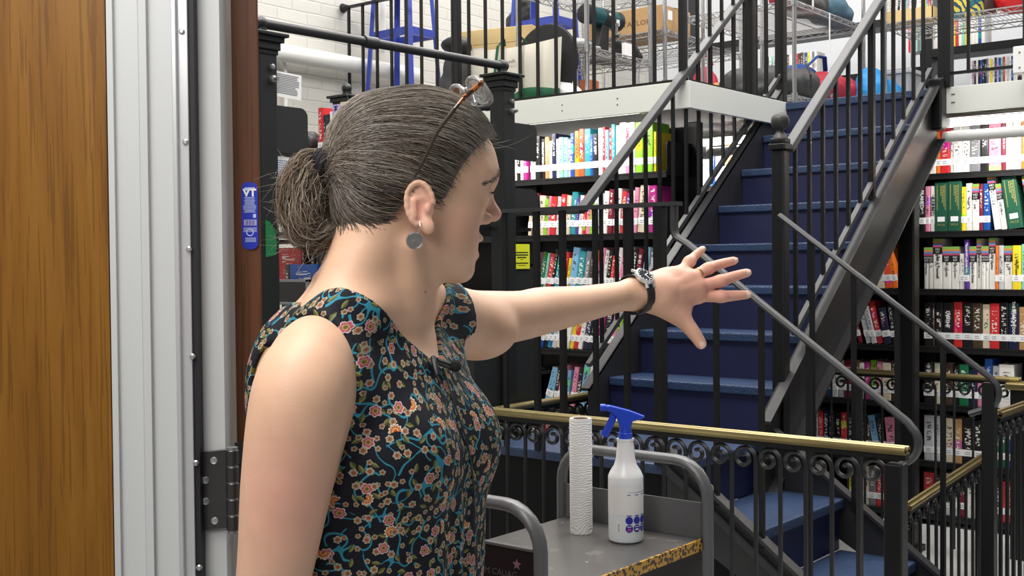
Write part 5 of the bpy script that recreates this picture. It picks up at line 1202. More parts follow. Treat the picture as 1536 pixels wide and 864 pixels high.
# head
bf.ell(Hd(.018, 0, .050), (.100, .076, .088), RH, .01)
bf.ell(Hd(.044, 0, .0), (.053, .060, .078), RH, .02); bf.ell(Hd(.052, 0, .05), (.0665, .062, .06), RH, .015)
bf.ell(Hd(.040, 0, -.046), (.050, .056, .038), rotR(RH, 0, .22), .02)
bf.ell(Hd(.0745, 0, -.074), (.0165, .021, .0155), RH, .014)
bf.ell(Hd(.066, 0, -.040), (.026, .031, .028), RH, .014)
for s in (-1, 1):
    bf.ell(Hd(.060, s * .036, -.008), (.026, .023, .024), RH, .015)
    bf.cap(Hd(.106, s * .010, .044), Hd(.086, s * .046, .046), .0125, .011, .012)
    bf.ell(Hd(.1085, s * .030, .020), (.0125, .0150, .0105), RH, .008, 's')
    bf.ell(Hd(.0925, s * .031, .021), (.0145, .0150, .0125), RH, .004)                   # lids over the eyeball
    bf.ell(Hd(.1005, s * .031, .0195), (.0058, .011, .0022), RH, .003, 's')
bf.cap(Hd(.1025, 0, .034), Hd(.1135, 0, .006), .0072, .0088, .008); bf.ell(Hd(.1175, 0, -.004), (.0115, .0105, .0098), RH, .007)
for s in (-1, 1):
    bf.ell(Hd(.103, s * .0125, -.010), (.0105, .0065, .0078), RH, .005)
    bf.ell(Hd(.1065, s * .0065, -.0175), (.005, .003, .004), RH, .003, 's')
bf.ell(Hd(.0915, 0, -.0330), (.0125, .021, .0066), rotR(RH, 0, .25), .004); bf.ell(Hd(.0865, 0, -.0555), (.0115, .019, .0072), RH, .004)
bf.ell(Hd(.0945, 0, -.0440), (.016, .0205, .0042), RH, .003, 's')
# ears
for s in (-1, 1):
    ec = Hd(.005, s * .0750, -.001); RE = rotR(RH, s * math.radians(24), math.radians(-8), 0)
    eu, el, ez = RE[0], RE[1] * s, RE[2]
    E = lambda u, l, z: ec + eu * u + el * l + ez * z
    bf.ell(E(.0, .004, .003), (.0155, .0045, .025), RE, .004)
    ring = [(math.cos(t), math.sin(t)) for t in np.radians(np.arange(-75, 215, 24))]
    pts = [E(.0 - .0155 * (c if True else 0), .008, .004 + .0255 * q) for c, q in [(math.cos(t), math.sin(t)) for t in np.radians(np.arange(-60, 200, 20))]]
    for a, b in zip(pts[:-1], pts[1:]): bf.cap(a, b, .0034, .0034, .002)
    bf.ell(E(.002, .010, .0), (.0075, .0048, .011), RE, .003, 's'); bf.ell(E(-.002, .0105, .016), (.0085, .0035, .0055), RE, .003, 's')
    bf.cap(E(-.0065, .008, .010), E(-.008, .008, -.008), .003, .003, .004)
    bf.ell(E(.0075, .007, -.003), (.0035, .0035, .0055), RE, .003); bf.ell(E(.0045, .006, -.0225), (.0085, .0045, .0095), RE, .004)
Vb, Fb = bf.mesh()
def relax(V, F_, it, mask):                                      # even out the limbs without shrinking them
    E_ = np.concatenate([F_[:, [0, 1]], F_[:, [1, 2]], F_[:, [2, 3]], F_[:, [3, 0]]]); n = len(V); deg = np.bincount(E_.ravel(), minlength=n)[:, None].astype(float)
    for k in range(it):
        for f in (.55, -.56):
            S = np.stack([np.bincount(E_[:, 0], V[E_[:, 1], j], n) + np.bincount(E_[:, 1], V[E_[:, 0], j], n) for j in range(3)], 1) / np.maximum(deg, 1)
            V = V + (S - V) * f * mask[:, None]
    return V
hd_ = np.linalg.norm(Vb - (HO + np.array([.03, 0, .02])), axis=1); hn_ = np.linalg.norm(Vb - J(700, 400, 1.98), axis=1)
Vb = relax(Vb, Fb, 60, np.clip((hd_ - .14) / .03, .06, 1) * np.clip((hn_ - .10) / .03, .12, 1))
# forearm and relaxed hand of the hanging arm, below the frame
el_ = A0[-1][0]; wr2 = el_ + FB * .055 - ZV * .215; af = Field(el_ + np.array([-.16, -.16, -.46]), el_ + np.array([.2, .16, .09]), .0026)
af.chain(A0[-3:] + [(el_ + FB * .018 - ZV * .06, .038), (el_ + FB * .04 - ZV * .14, .031), (wr2, .0245)], .01, 8)
pm = wr2 + FB * .022 - ZV * .075; af.cap(wr2, pm + ZV * .02, .022, .026, .015); af.ell(pm, (.016, .040, .046), np.stack([LB, FB, ZV]), .015)
for k, (o_, l_) in enumerate(((.030, .078), (.010, .088), (-.010, .082), (-.028, .064))):
    a = pm + FB * o_ - ZV * .036; af.chain([(a, .0100), (a - ZV * l_ * .45 + LB * .006 + FB * .004, .0094), (a - ZV * l_ * .78 + LB * .016 + FB * .004, .0082), (a - ZV * l_ * .97 + LB * .027 + FB * .003, .0070)], .004, 4)
a = pm + FB * .034 + ZV * .03; af.chain([(a - FB * .01, .014), (a + FB * .018 - ZV * .025 + LB * .008, .0118), (a + FB * .026 - ZV * .055 + LB * .016, .0100), (a + FB * .028 - ZV * .078 + LB * .020, .0082)], .008, 4)
Va, Fa = af.mesh(); Fb = np.concatenate([Fb, Fa + len(Vb)]); Vb = np.concatenate([Vb, Va])
skin_nt = NT('skin'); a_ = skin_nt.n('Attribute'); a_.attribute_name = 'tone'; tcs = skin_nt.n('TexCoord')
n1 = skin_nt.noise(tcs.outputs['Object'], 28, 5); n2 = skin_nt.noise(tcs.outputs['Object'], 420, 2); vo = skin_nt.n('TexVoronoi'); vo.inputs['Scale'].default_value = 21; skin_nt.l(tcs.outputs['Object'], vo.inputs['Vector'])
hs_ = skin_nt.n('HueSaturation'); skin_nt.l(a_.outputs['Color'], hs_.inputs['Color']); skin_nt.l(skin_nt.math('MULTIPLY_ADD', n1.outputs['Fac'], .22, .89), hs_.inputs['Value'])
mole = skin_nt.math('MULTIPLY', skin_nt.math('LESS_THAN', vo.outputs['Distance'], .045), skin_nt.math('GREATER_THAN', skin_nt.noise(tcs.outputs['Object'], 9, 1).outputs['Fac'], .55))
skin_nt.l(skin_nt.mix(skin_nt.math('MULTIPLY', mole, .6), hs_.outputs[0], (.22, .10, .06)), skin_nt.b.inputs['Base Color'])
skin_nt.b.inputs['Roughness'].default_value = .48; skin_nt.b.inputs['Subsurface Weight'].default_value = .12; skin_nt.b.inputs['Subsurface Radius'].default_value = (.012, .005, .003); skin_nt.b.inputs['Specular IOR Level'].default_value = .4
skin_nt.bump(skin_nt.math('ADD', n2.outputs['Fac'], skin_nt.math('MULTIPLY', n1.outputs['Fac'], 2.0)), .16, .0012)
skin = skin_nt.m
body = np_mesh('body', Vb, Fb, skin, person)
base = np.array([.72, .445, .30]); pink = np.array([.68, .335, .25]); lip = np.array([.50, .18, .15]); red = np.array([.70, .33, .26])
tone = np.tile(base, (len(Vb), 1))
def blend(c, center, r, amt):
    w = np.clip(1 - np.linalg.norm((Vb - center) / np.array(r), axis=1), 0, 1)[:, None]; w = w * w * (3 - 2 * w) * amt
    tone[:] = tone * (1 - w) + c * w
blend(red, J(600, 380, 1.975), (.16, .16, .16), .6); blend(np.array([.70, .29, .235]), J(900, 330, 1.98), (.10, .1, .1), .5)
blend(red, RDZ(430, 760, 1.2) - ORG, (.09, .12, .13), .6); blend(red, Hd(.116, 0, -.004), (.03, .03, .03), .9); blend(pink, Hd(.07, -.05, -.02), (.05, .05, .05), .7)
blend(red, Hd(.005, -.08, .0), (.026, .03, .04), .8)
for c in (Hd(.092, 0, -.034), Hd(.086, 0, -.055)): blend(lip, c, (.02, .026, .0095), 1.6)
tone = np.clip(tone, 0, 1)
add_col(body, 'tone', tone)
# finger nails
nail = mat('nail', (.80, .55, .46), .2)
for k, ch in list(FG.items()) + [('t', TH)]:
    a, b = ch[-2][0], ch[-1][0]; d = (b - a) / np.linalg.norm(b - a); r = ch[-1][1]
    up_ = np.array([0, -1.0, 0]); up_ = up_ - d * (up_ @ d); up_ /= np.linalg.norm(up_); sd = np.cross(d, up_)
    m = MB(); vs = []
    c = b + d * r * .1
    for j in range(6):
        for i in range(7):
            u = -1 + 2 * i / 6; v = j / 5; w_ = r * .66 * (1 - .35 * abs(v - .45) ** 2 * 2)
            an = u * .85; p = c + d * (-r * .6 + v * r * 1.25) + sd * (math.sin(an) * r * .80) + up_ * (math.cos(an) * r * 1.0 + .0007 - (.9 * r * max(0, v - .55) ** 2))
            vs.append(p)
    m._add(vs, [(j * 7 + i, j * 7 + i + 1, j * 7 + i + 8, j * 7 + i + 7) for j in range(5) for i in range(6)])
    m.build('finger_nail', nail, person, True)
# eyes
for s in (-1, 1):
    c = Hd(.0915, s * .031, .020); m = MB(); m.lathe([(.0122 * math.sin(math.radians(q)), -.0122 * math.cos(math.radians(q))) for q in range(2, 179, 8)], (0, 0, 0), 20, 'x', False)
    o = m.build('eye', mat('eye_white', (.75, .72, .68), .15), person, True); o.location = c; o.rotation_euler = (0, 0, HY)
    m = MB().lathe([(.0055, .0109), (.0025, .0118), (.0005, .012)], (0, 0, 0), 16, 'x'); m.build('iris', mat('iris_brown', (.06, .04, .025), .1), o, True)
# ---------------------------------------------------------------- dress
df = Field(np.array([-.36, 1.13, .88]) - ORG, np.array([.06, 1.72, 1.44]) - ORG, .003)
torso(df, .0055)
gp = np.stack(np.meshgrid(*[np.arange(df.n[k]) * df.h + df.lo[k] for k in range(3)], indexing='ij'), -1).reshape(-1, 3)
wide = Field(df.lo, df.lo + (df.n - 1) * df.h, df.h); torso(wide, .012)
for c_, r_ in ((SR, .050), (SLF, .048)): wide.ell(c_, (r_, r_, r_), None, .02, grow=.012)
sel = (wide.a.reshape(-1) < .01) & (gp[:, 2] > bf.lo[2] + .01); bs = np.full(len(gp), .06, np.float32); bs[sel] = bf.sample(gp[sel]) - .0055
df.a = np.maximum(np.minimum(df.a, bs.reshape(df.a.shape)), wide.a)
def neck_cut(x, y, z):
    u = FB[0] * x + FB[1] * y; v = LB[0] * x + LB[1] * y
    return np.where(u > -.035, np.maximum(np.abs(v) * .72 - (z - 1.293) * .81, np.abs(v) - .112), np.maximum(np.abs(v) - (z - 1.352) * 4, np.abs(v) - .112))
df.op(neck_cut, (-.3, -.3, 1.28), (.3, .3, 1.5), .002, 's')
def arm_cut(sgn, c, cu, rz_, ru):
    c0u, c0v = FB @ c, LB @ c
    def fn(x, y, z):
        u = FB[0] * x + FB[1] * y - cu; v = (LB[0] * x + LB[1] * y) * sgn
        q = np.sqrt((u / ru) ** 2 + ((z - c[2]) / rz_) ** 2); return np.minimum(.160 - v, 9) * 0 + np.minimum(np.maximum((q - 1) * ru, .109 + .048 * np.clip((z - 1.285) / .075, 0, 1) ** 1.6 - v), .158 - v)
    return fn
df.op(arm_cut(-1, np.array([SR[0], SR[1], 1.279]), -.026, .074, .063), (-.4, -.4, 1.1), (.3, .3, 1.45), .002, 's')
df.op(arm_cut(1, np.array([SLF[0], SLF[1], 1.29]), .0, .074, .066), (-.4, -.4, 1.1), (.3, .5, 1.45), .002, 's')
Vd, Fd = df.mesh()
# folds
u_ = Vd @ FB; v_ = Vd @ LB; th = np.arctan2(v_, u_)
rad = np.stack([Vd[:, 0], Vd[:, 1], 0 * Vd[:, 0]], 1); rad /= np.linalg.norm(rad, axis=1, keepdims=True) + 1e-9
fold = np.clip((1.17 - Vd[:, 2]) / .12, 0, 1) * .0045 * np.sin(th * 11 + 3 * np.sin(th * 3) + Vd[:, 2] * 9)
Vd = Vd + rad * fold[:, None]
def dress_mat():
    g = NT('floral_print'); uv = g.n('UVMap'); uv.uv_map = 'UVMap'; P = uv.outputs[0]; base = (.0065, .0075, .0135); col = base
    w1 = g.noise(P, 14, 2, dim='2D'); Pw = g.vmath('ADD', P, g.vmath('MULTIPLY', g.vmath('SUBTRACT', w1.outputs['Color'], (.5, .5, .5)), (.02, .02, 0)))
    # curling stems
    def stems(scale, off, th_, gate):
        n = g.noise(g.vmath('ADD', Pw, (off, off * .7, 0)), scale, 0, .4, '2D'); line = g.math('LESS_THAN', g.math('ABSOLUTE', g.math('SUBTRACT', n.outputs['Fac'], .5)), th_)
        n2 = g.noise(g.vmath('ADD', P, (off * 3, 1.7, 0)), 30, 1, .5, '2D'); return g.math('MULTIPLY', line, g.math('GREATER_THAN', n2.outputs['Fac'], gate))
    st1 = stems(30, 3.3, .023, .44); st2 = stems(44, 9.1, .026, .47)
    col = g.mix(g.math('MAXIMUM', st1, st2), col, (.026, .22, .31))
    def cells(scale, off, rnd=1.0):
        v = g.n('TexVoronoi', voronoi_dimensions='2D', feature='F1'); v.inputs['Scale'].default_value = scale; v.inputs['Randomness'].default_value = rnd
        pp = g.vmath('ADD', P, (off, off * 1.3, 0)); g.l(pp, v.inputs['Vector'])
        dl = g.vmath('SUBTRACT', pp, v.outputs['Position']); s = g.n('SeparateXYZ'); g.l(dl, s.inputs[0]); c = g.n('SeparateColor'); g.l(v.outputs['Color'], c.inputs[0])
        r = g.vmath('LENGTH', dl); an = g.math('ARCTAN2', s.outputs[1], s.outputs[0]); an = g.math('ADD', an, g.math('MULTIPLY', c.outputs[0], 6.28)); return r, an, c, s
    def leaves(scale, off, ln, wd, colr, gate):
        nonlocal col
        r, an, c, s = cells(scale, off); x = g.math('MULTIPLY', r, g.math('COSINE', an)); y = g.math('MULTIPLY', r, g.math('SINE', an))
        q = g.math('ADD', g.math('POWER', g.math('ABSOLUTE', g.math('DIVIDE', x, ln)), 1.6), g.math('POWER', g.math('ABSOLUTE', g.math('DIVIDE', y, wd)), 1.3))
        on = g.math('MULTIPLY', g.math('LESS_THAN', q, 1), g.math('GREATER_THAN', c.outputs[1], gate)); lit = g.math('LESS_THAN', y, 0.0)
        col = g.mix(on, col, g.mix(lit, tuple(k * 2.3 for k in colr), colr))
    leaves(66, .37, .0052, .0025, (.085, .085, .026), .35)
    def flower(scale, off, R, n, outer, petal, ring, centre, gate, fan=False, rnd=.85):
        nonlocal col
        r, an, c, s = cells(scale, off, rnd); sh = g.math('ADD', .74, g.math('MULTIPLY', .26, g.math('ABSOLUTE', g.math('COSINE', g.math('MULTIPLY', an, n / 2)))))
        rr = g.math('DIVIDE', r, g.math('MULTIPLY', sh, R)); on = g.math('GREATER_THAN', c.outputs[1], gate)
        if fan: on = g.math('MULTIPLY', on, g.math('GREATER_THAN', g.math('COSINE', g.math('MULTIPLY', an, 1.0)), -.25))
        lay = lambda t: g.math('MULTIPLY', on, g.math('LESS_THAN', rr, t))
        pc = petal if not isinstance(petal, list) else g.mix(g.math('GREATER_THAN', c.outputs[2], .5), petal[0], petal[1])
        col = g.mix(lay(1.0), col, outer); col = g.mix(lay(.82), col, pc); col = g.mix(lay(.48), col, ring); col = g.mix(lay(.30), col, centre)
    flower(80, .81, .0032, 5, (.40, .36, .28), [(.28, .21, .13), (.25, .22, .13)], (.24, .07, .02), (.25, .06, .015), .55)
    flower(54, 1.91, .0045, 6, (.46, .42, .32), [(.30, .25, .16), (.33, .22, .16)], (.26, .08, .025), (.28, .07, .02), .30)
    flower(24, 2.63, .0070, 6, (.55, .42, .40), (.42, .085, .13), (.42, .30, .10), (.14, .10, .02), .20)
    flower(18, 4.17, .0080, 12, (.66, .62, .52), (.50, .13, .025), (.55, .40, .18), (.50, .08, .015), .30, True)
    g.l(col, g.b.inputs['Base Color']); g.b.inputs['Roughness'].default_value = .75; g.b.inputs['Specular IOR Level'].default_value = .25
    wv = g.noise(P, 1500, 1, dim='2D'); g.bump(wv.outputs['Fac'], .12, .0006); return g.m
dress_m = dress_mat()
# skirt below the frame: rings from the waist to the knee
sk = MB(); NS = 64; zs_ = [.905, .86, .78, .68, .58, .48]
ringv = []
for j, z in enumerate(zs_):
    a = np.interp(z, [.48, .78, .905], [.20, .16, .1285]); b = np.interp(z, [.48, .78, .905], [.235, .20, .1735])
    for k in range(NS):
        t = 2 * math.pi * k / NS; w_ = 1 + .03 * (j / 5) * math.sin(9 * t); ringv.append(B(.0 + a * w_ * math.cos(t), b * w_ * math.sin(t), z))
skF = np.array([(j * NS + k, (j + 1) * NS + k, (j + 1) * NS + (k + 1) % NS, j * NS + (k + 1) % NS) for j in range(5) for k in range(NS)])
Vall = np.concatenate([Vd, np.array(ringv)]); Fall = np.concatenate([Fd, skF + len(Vd)])
dress = np_mesh('dress', Vall, Fall, dress_m, person)
uvl = dress.data.uv_layers.new(name='UVMap'); li = np.zeros(len(dress.data.loops), np.int32); dress.data.loops.foreach_get('vertex_index', li)
co = np.zeros(len(dress.data.vertices) * 3, np.float32); dress.data.vertices.foreach_get('co', co); co = co.reshape(-1, 3)
bu, bv = co @ FB, co @ LB; tt = np.arctan2(bv, bu)            # the seam of the print runs down the back
UV = np.stack([tt * .145, co[:, 2] + 0.0 * tt], 1)
uu = UV[li]; npol = len(dress.data.polygons); ls = np.zeros(npol, np.int32); dress.data.polygons.foreach_get('loop_start', ls)
q4 = uu.reshape(-1, 4, 2); span = q4[:, :, 0].max(1) - q4[:, :, 0].min(1); fix = span > .3; q4[fix, :, 0] = np.where(q4[fix, :, 0] < 0, q4[fix, :, 0] + 2 * math.pi * .145, q4[fix, :, 0])
uvl.data.foreach_set('uv', np.ascontiguousarray(q4.reshape(-1), np.float32))
# hem piping at the armhole comes from the print itself; legs and shoes below the frame
lg = Field(B(-.2, -.25, 0), B(.35, .25, .62), .009); lg.lo = np.array([-.32, -.32, -.01]); lg.n = np.array([72, 72, 66]); lg.a = np.full(lg.n, .06, np.float32)
for s in (-1, 1):
    lg.cap(B(.01, s * .075, .56), B(.005, s * .072, .42), .062, .050, .01); lg.cap(B(.005, s * .072, .42), B(-.01, s * .07, .30), .050, .052, .01); lg.cap(B(-.01, s * .07, .30), B(-.015, s * .068, .08), .052, .034, .01)
Vl, Fl = lg.mesh(); legs = np_mesh('legs', Vl, Fl, skin, person); add_col(legs, 'tone', np.tile(base, (len(Vl), 1)))
shm = mat('shoe_black', (.012, .012, .013), .4)
for s in (-1, 1):
    sh = Field(np.array([-.32, -.32, -.02]), np.array([.32, .32, .16]), .006); sh.cap(B(-.05, s * .068, .035), B(.13, s * .075, .028), .036, .032, .01); sh.cap(B(-.04, s * .068, .04), B(-.02, s * .068, .08), .034, .036, .02)
    sh.op(lambda x, y, z: -(z + 0 * x + 0 * y), (-.4, -.4, -.1), (.4, .4, .2), .002, 'i'); Vs, Fs = sh.mesh(); np_mesh('shoe', Vs, Fs, shm, person)
# ---------------------------------------------------------------- hair
XZ = np.array([(-.13, -.042), (-.08, -.038), (-.055, -.031), (-.03, -.016), (-.012, .006), (.002, .032), (.018, .026), (.027, .005), (.034, .004), (.040, .018), (.047, .035), (.057, .051), (.071, .066), (.087, .078), (.102, .087), (.118, .095), (.14, .105)])
hf = Field(np.array([-.26, 1.26, 1.36]) - ORG, np.array([.02, 1.60, 1.66]) - ORG, .002)
hf.ell(Hd(.0165, 0, .052), (.100, .0785, .0875), RH, .01, grow=.0035)
hf.ell(Hd(-.034, 0, .0), (.050, .062, .05), RH, .02, grow=.002); hf.ell(Hd(-.036, 0, .075), (.045, .06, .055), RH, .02, grow=.004)
hf.ell(Hd(.03, 0, .08), (.075, .06, .055), RH, .03, grow=.003); hf.cap(Hd(-.04, 0, .05), Hd(-.078, -.006, .052), .045, .012, .02)
def hairline(x, y, z):
    hx = FH[0] * (x - HO[0]) + FH[1] * (y - HO[1]); hz_ = z - HO[2] + 0 * hx; return (np.interp(hx, XZ[:, 0], XZ[:, 1]) - hz_) * .8
hshell = Field(hf.lo, hf.lo + (hf.n - 1) * hf.h, hf.h); hshell.a = hf.a.copy()
ix_, PG = hf.sl(hf.lo, hf.lo + (hf.n - 1) * hf.h)
hl_ = np.broadcast_to(hairline(*PG) / .8, hf.a.shape); hf.a = hf.a + np.clip(.014 + hl_, 0, .016) * .32
hf.op(hairline, (-.4, -.4, 1.3), (.4, .4, 1.8), .004, 'i')
Vh, Fh = hf.mesh()
hair_nt = NT('hair_strands'); ah = hair_nt.n('Attribute'); ah.attribute_name = 'hair_tone'; hair_nt.l(ah.outputs['Color'], hair_nt.b.inputs['Base Color']); hair_nt.b.inputs['Roughness'].default_value = .42; hair_nt.b.inputs['Specular IOR Level'].default_value = .45
hair_m = hair_nt.m
rng = np.random.default_rng(3)
hb = hair_nt  # the scalp cap carries a darker tone of its own
capc = np.tile(np.array([.055, .043, .034]), (len(Vh), 1)); capc *= (1 + .25 * rng.standard_normal((len(Vh), 1)) * .3)
gx = (Vh - HO) @ FH; w_ = np.clip((gx - .03) / .07, 0, 1)[:, None]; capc = capc * (1 - w_) + np.array([.12, .11, .10]) * w_
TIE = Hd(-.0905, -.010, .052)
def strands_mesh(paths, rad, cols):                             # paths (n,m,3): three-sided tapering strands
    n, m_, _ = paths.shape; T = np.gradient(paths, axis=1); T /= np.linalg.norm(T, axis=2, keepdims=True) + 1e-9
    ref = np.array([.3, -.5, .81]); U = np.cross(T, ref); U /= np.linalg.norm(U, axis=2, keepdims=True) + 1e-9; Wv = np.cross(T, U)
    tp = rad[:, None, None] * (np.interp(np.linspace(0, 1, m_), [0, .06, .85, 1], [.5, 1, 1, .4]))[None, :, None]
    ring = np.stack([paths + tp * (U * math.cos(2 * math.pi * k / 3) + Wv * math.sin(2 * math.pi * k / 3)) for k in range(3)], 2)   # n,m,3,3
    V = ring.reshape(-1, 3); b = (np.arange(n)[:, None] * m_ + np.arange(m_ - 1)[None, :]).reshape(-1) * 3
    F_ = np.concatenate([np.stack([b + k, b + (k + 1) % 3, b + 3 + (k + 1) % 3, b + 3 + k], 1) for k in range(3)]); C_ = np.repeat(cols, m_ * 3, axis=0)
    return V, F_, C_
def hair_cols(n, fr):                                            # fr: how grey (0..1) per strand
    g_ = np.clip(rng.normal(fr, .27), 0, 1)[:, None]; br = np.array([.088, .060, .041]) * (1 + .35 * rng.standard_normal((n, 1))); gr = np.array([.36, .325, .28]) * (1 + .2 * rng.standard_normal((n, 1)))
    return np.clip(br * (1 - g_) + gr * g_, .012, .8)
NSC = 5200; M_ = 16
# roots: over the scalp, thicker along the hairline
cand = Vh[rng.integers(0, len(Vh), NSC * 3)]; hx = (cand - HO) @ FH; hzv = cand[:, 2] - HO[2]
ok = np.abs(hshell.sample(cand)) < .0050; cand = cand[ok]; hx = hx[ok]; hzv = hzv[ok]
near = np.interp(hx, XZ[:, 0], XZ[:, 1]); edge = np.clip(1 - (hzv - near) / .03, 0, 1); p = .35 + 1.2 * edge; p /= p.sum()
roots = cand[rng.choice(len(cand), NSC, p=p)]
eg_ = np.interp((roots - HO) @ FH, XZ[:, 0], XZ[:, 1]); eg_ = np.clip(1 - (roots[:, 2] - HO[2] - eg_) / .008, 0, 1) * rng.uniform(0, 1, NSC) ** 2; roots = roots - (ZV * .8 - FH * .3) * (eg_ * .011)[:, None]
for it in range(4): roots = roots - bf.grad(roots) * (bf.sample(roots) - .0008)[:, None] * (eg_ > 0)[:, None]
tsp = TIE + (rng.standard_normal((NSC, 3)) * np.array([.003, .006, .009]))
HC = Hd(.004, 0, .028); d0 = roots - HC; d1 = tsp - HC; d0 /= np.linalg.norm(d0, axis=1, keepdims=True); d1 /= np.linalg.norm(d1, axis=1, keepdims=True)
om = np.arccos(np.clip((d0 * d1).sum(1), -.9995, .9995))[:, None, None]; t = np.linspace(0, 1, M_)[None, :, None]
paths = HC + (np.sin((1 - t) * om) * d0[:, None, :] + np.sin(t * om) * d1[:, None, :]) / np.sin(om) * .115
# bow the direct line over the skull, with a little sag so the combed lines sweep
lift = rng.uniform(.0004, .0042, NSC)
for it in range(10):
    q = paths.reshape(-1, 3); d = hshell.sample(q); g_ = hshell.grad(q); tgt = np.repeat(lift, M_)
    q = q - g_ * (d - tgt)[:, None]; q = q.reshape(paths.shape); q[:, -1] = tsp; q[:, 0] = roots + 0 * roots
    sm_ = q.copy(); sm_[:, 1:-1] = (q[:, :-2] + q[:, 1:-1] * 2 + q[:, 2:]) / 4; paths = sm_
q = paths.reshape(-1, 3); d = hshell.sample(q); g_ = hshell.grad(q); fo = (d < np.repeat(lift, M_)); q = np.where(fo[:, None], q - g_ * (d - np.repeat(lift, M_))[:, None], q); q = q.reshape(paths.shape); q[:, -1] = tsp; paths = q
wav = rng.uniform(0, 6.28, (NSC, 1)); tt_ = np.linspace(0, 1, M_)[None, :]; paths[:, :, 2] += (.0007 * np.sin(tt_ * 9 + wav)) * np.sin(tt_ * math.pi)
fr = np.clip(.10 + .62 * np.clip(((roots - HO) @ FH - .02) / .08, 0, 1) + .06 * np.clip((roots[:, 2] - HO[2]) / .12, 0, 1), 0, 1)
V1, F1, C1 = strands_mesh(paths, rng.uniform(.00028, .00062, NSC), hair_cols(NSC, fr))
# ponytail: a soft core and strands that loop out, down and back under
Q = lambda px, py, d=1.385: RDZ(px, py, d) - ORG
pc = [TIE, Q(479, 243), Q(463, 252), Q(453, 280), Q(452, 314), Q(463, 343), Q(483, 350), Q(501, 338)]
pf = Field(np.array([-.32, 1.24, 1.40]) - ORG, np.array([-.12, 1.50, 1.60]) - ORG, .002)
rr_ = [.0075, .0105, .0175, .0225, .0235, .0215, .018, .012]
for a, b, ra, rb in zip(pc[:-1], pc[1:], rr_[:-1], rr_[1:]): pf.cap(a, b, ra * .62, rb * .62, .008)
Vp, Fp = pf.mesh(); cp = np.tile(np.array([.055, .042, .032]), (len(Vp), 1)) * (1 + .2 * rng.standard_normal((len(Vp), 1)))
NP = 3400; MP = 24; ctrl = np.array(pc); s_ = np.linspace(0, len(pc) - 1, MP)
end = rng.uniform(.62, 1.0, NP); PP = np.zeros((NP, MP, 3)); ctr = spline(ctrl, s_); rad_ = np.interp(s_, np.arange(len(pc)), rr_)
Tn = np.gradient(ctr, axis=0); Tn /= np.linalg.norm(Tn, axis=1, keepdims=True)
o1 = rng.standard_normal((NP, 3)); o1 /= np.linalg.norm(o1, axis=1, keepdims=True); o1 *= rng.uniform(.35, 1.22, (NP, 1))
for k in range(NP):
    sk_ = s_ * end[k]; c = spline(ctrl, sk_); r = np.interp(sk_, np.arange(len(pc)), rr_); tn = np.stack([np.interp(sk_, s_, Tn[:, j]) for j in range(3)], 1); tn /= np.linalg.norm(tn, axis=1, keepdims=True)
    of = o1[k][None, :] - tn * (tn @ o1[k])[:, None]; tw_ = np.sin(sk_ * 1.7 + k) * .25
    PP[k] = c + of * (r * (1 + tw_ * .5))[:, None] + .0034 * np.sin(sk_[:, None] * rng.uniform(1.5, 3.2) + rng.uniform(0, 6, 3)[None, :])
V2, F2, C2 = strands_mesh(PP, rng.uniform(.00028, .0006, NP), hair_cols(NP, np.full(NP, .20)) * np.array([1.4, 1.3, 1.2]))
# fly-away hairs at the ponytail, crown and forehead
NF = 420; FP = np.zeros((NF, 10, 3))
for k in range(NF):
    if k < 300: a = Q(rng.uniform(424, 500), rng.uniform(250, 374), rng.uniform(1.35, 1.42)); d = np.array([-rng.uniform(-.1, 1.0), rng.normal(0, .5), -rng.uniform(-.5, 1.0)])
    elif k < 330: a = Hd(.095 + rng.uniform(-.02, .02), rng.uniform(-.03, .03), .095 + rng.uniform(-.02, .012)); d = np.array([rng.uniform(.1, 1), rng.normal(0, .5), rng.uniform(-.9, .3)])
    else: a = Hd(rng.uniform(-.08, .08), rng.uniform(-.04, .02), .0); a[2] = HO[2] + .134 - 4.5 * ((a - HO) @ FH - .01) ** 2; d = np.array([rng.uniform(-.9, .3), rng.normal(0, .4), rng.uniform(.1, .5)])
    d /= np.linalg.norm(d); l = rng.uniform(.008, .026) if k >= 330 else rng.uniform(.012, .034); cu = rng.standard_normal(3) * .7
    for j in range(10): f = j / 9; FP[k, j] = a + d * l * f + cu * l * .5 * f * f
V3, F3, C3 = strands_mesh(FP, np.where(np.arange(NF) < 300, .00022, .00012), hair_cols(NF, np.full(NF, .5)))
parts = [(Vh, Fh, capc), (V1, F1, C1), (Vp, Fp, cp), (V2, F2, C2), (V3, F3, C3)]
off = 0; AV, AF, AC = [], [], []
for v, f, c in parts: AV.append(v); AF.append(f + off); AC.append(c); off += len(v)
hair = np_mesh('hair', np.concatenate(AV), np.concatenate(AF), hair_m, person); add_col(hair, 'hair_tone', np.clip(np.concatenate(AC), 0, 1))
# eyebrows
NB = 90
for s in (-1, 1):
  bp_ = np.zeros((NB, 6, 3))
  for k in range(NB):
    u = rng.uniform(0, 1); a = Hd(.1155 - .030 * u ** 1.4, s * (.012 + .036 * u), .047 - .015 * u + .003 * math.sin(u * 3) + rng.normal(0, .0016)); d = FH * -.6 + LH * s * .8 + ZV * (.35 - .6 * u); d /= np.linalg.norm(d)
    for j in range(6): bp_[k, j] = a + d * .008 * j / 5
  q = bp_.reshape(-1, 3)
  for it in range(5): d_ = bf.sample(q); q = q - bf.grad(q) * (d_ - .0004)[:, None]
  V4, F4, C4 = strands_mesh(q.reshape(bp_.shape), np.full(NB, .00026), np.tile(np.array([.11, .09, .072]), (NB, 1)))
  eb = np_mesh('eyebrow', V4, F4, hair_m, person); add_col(eb, 'hair_tone', C4)
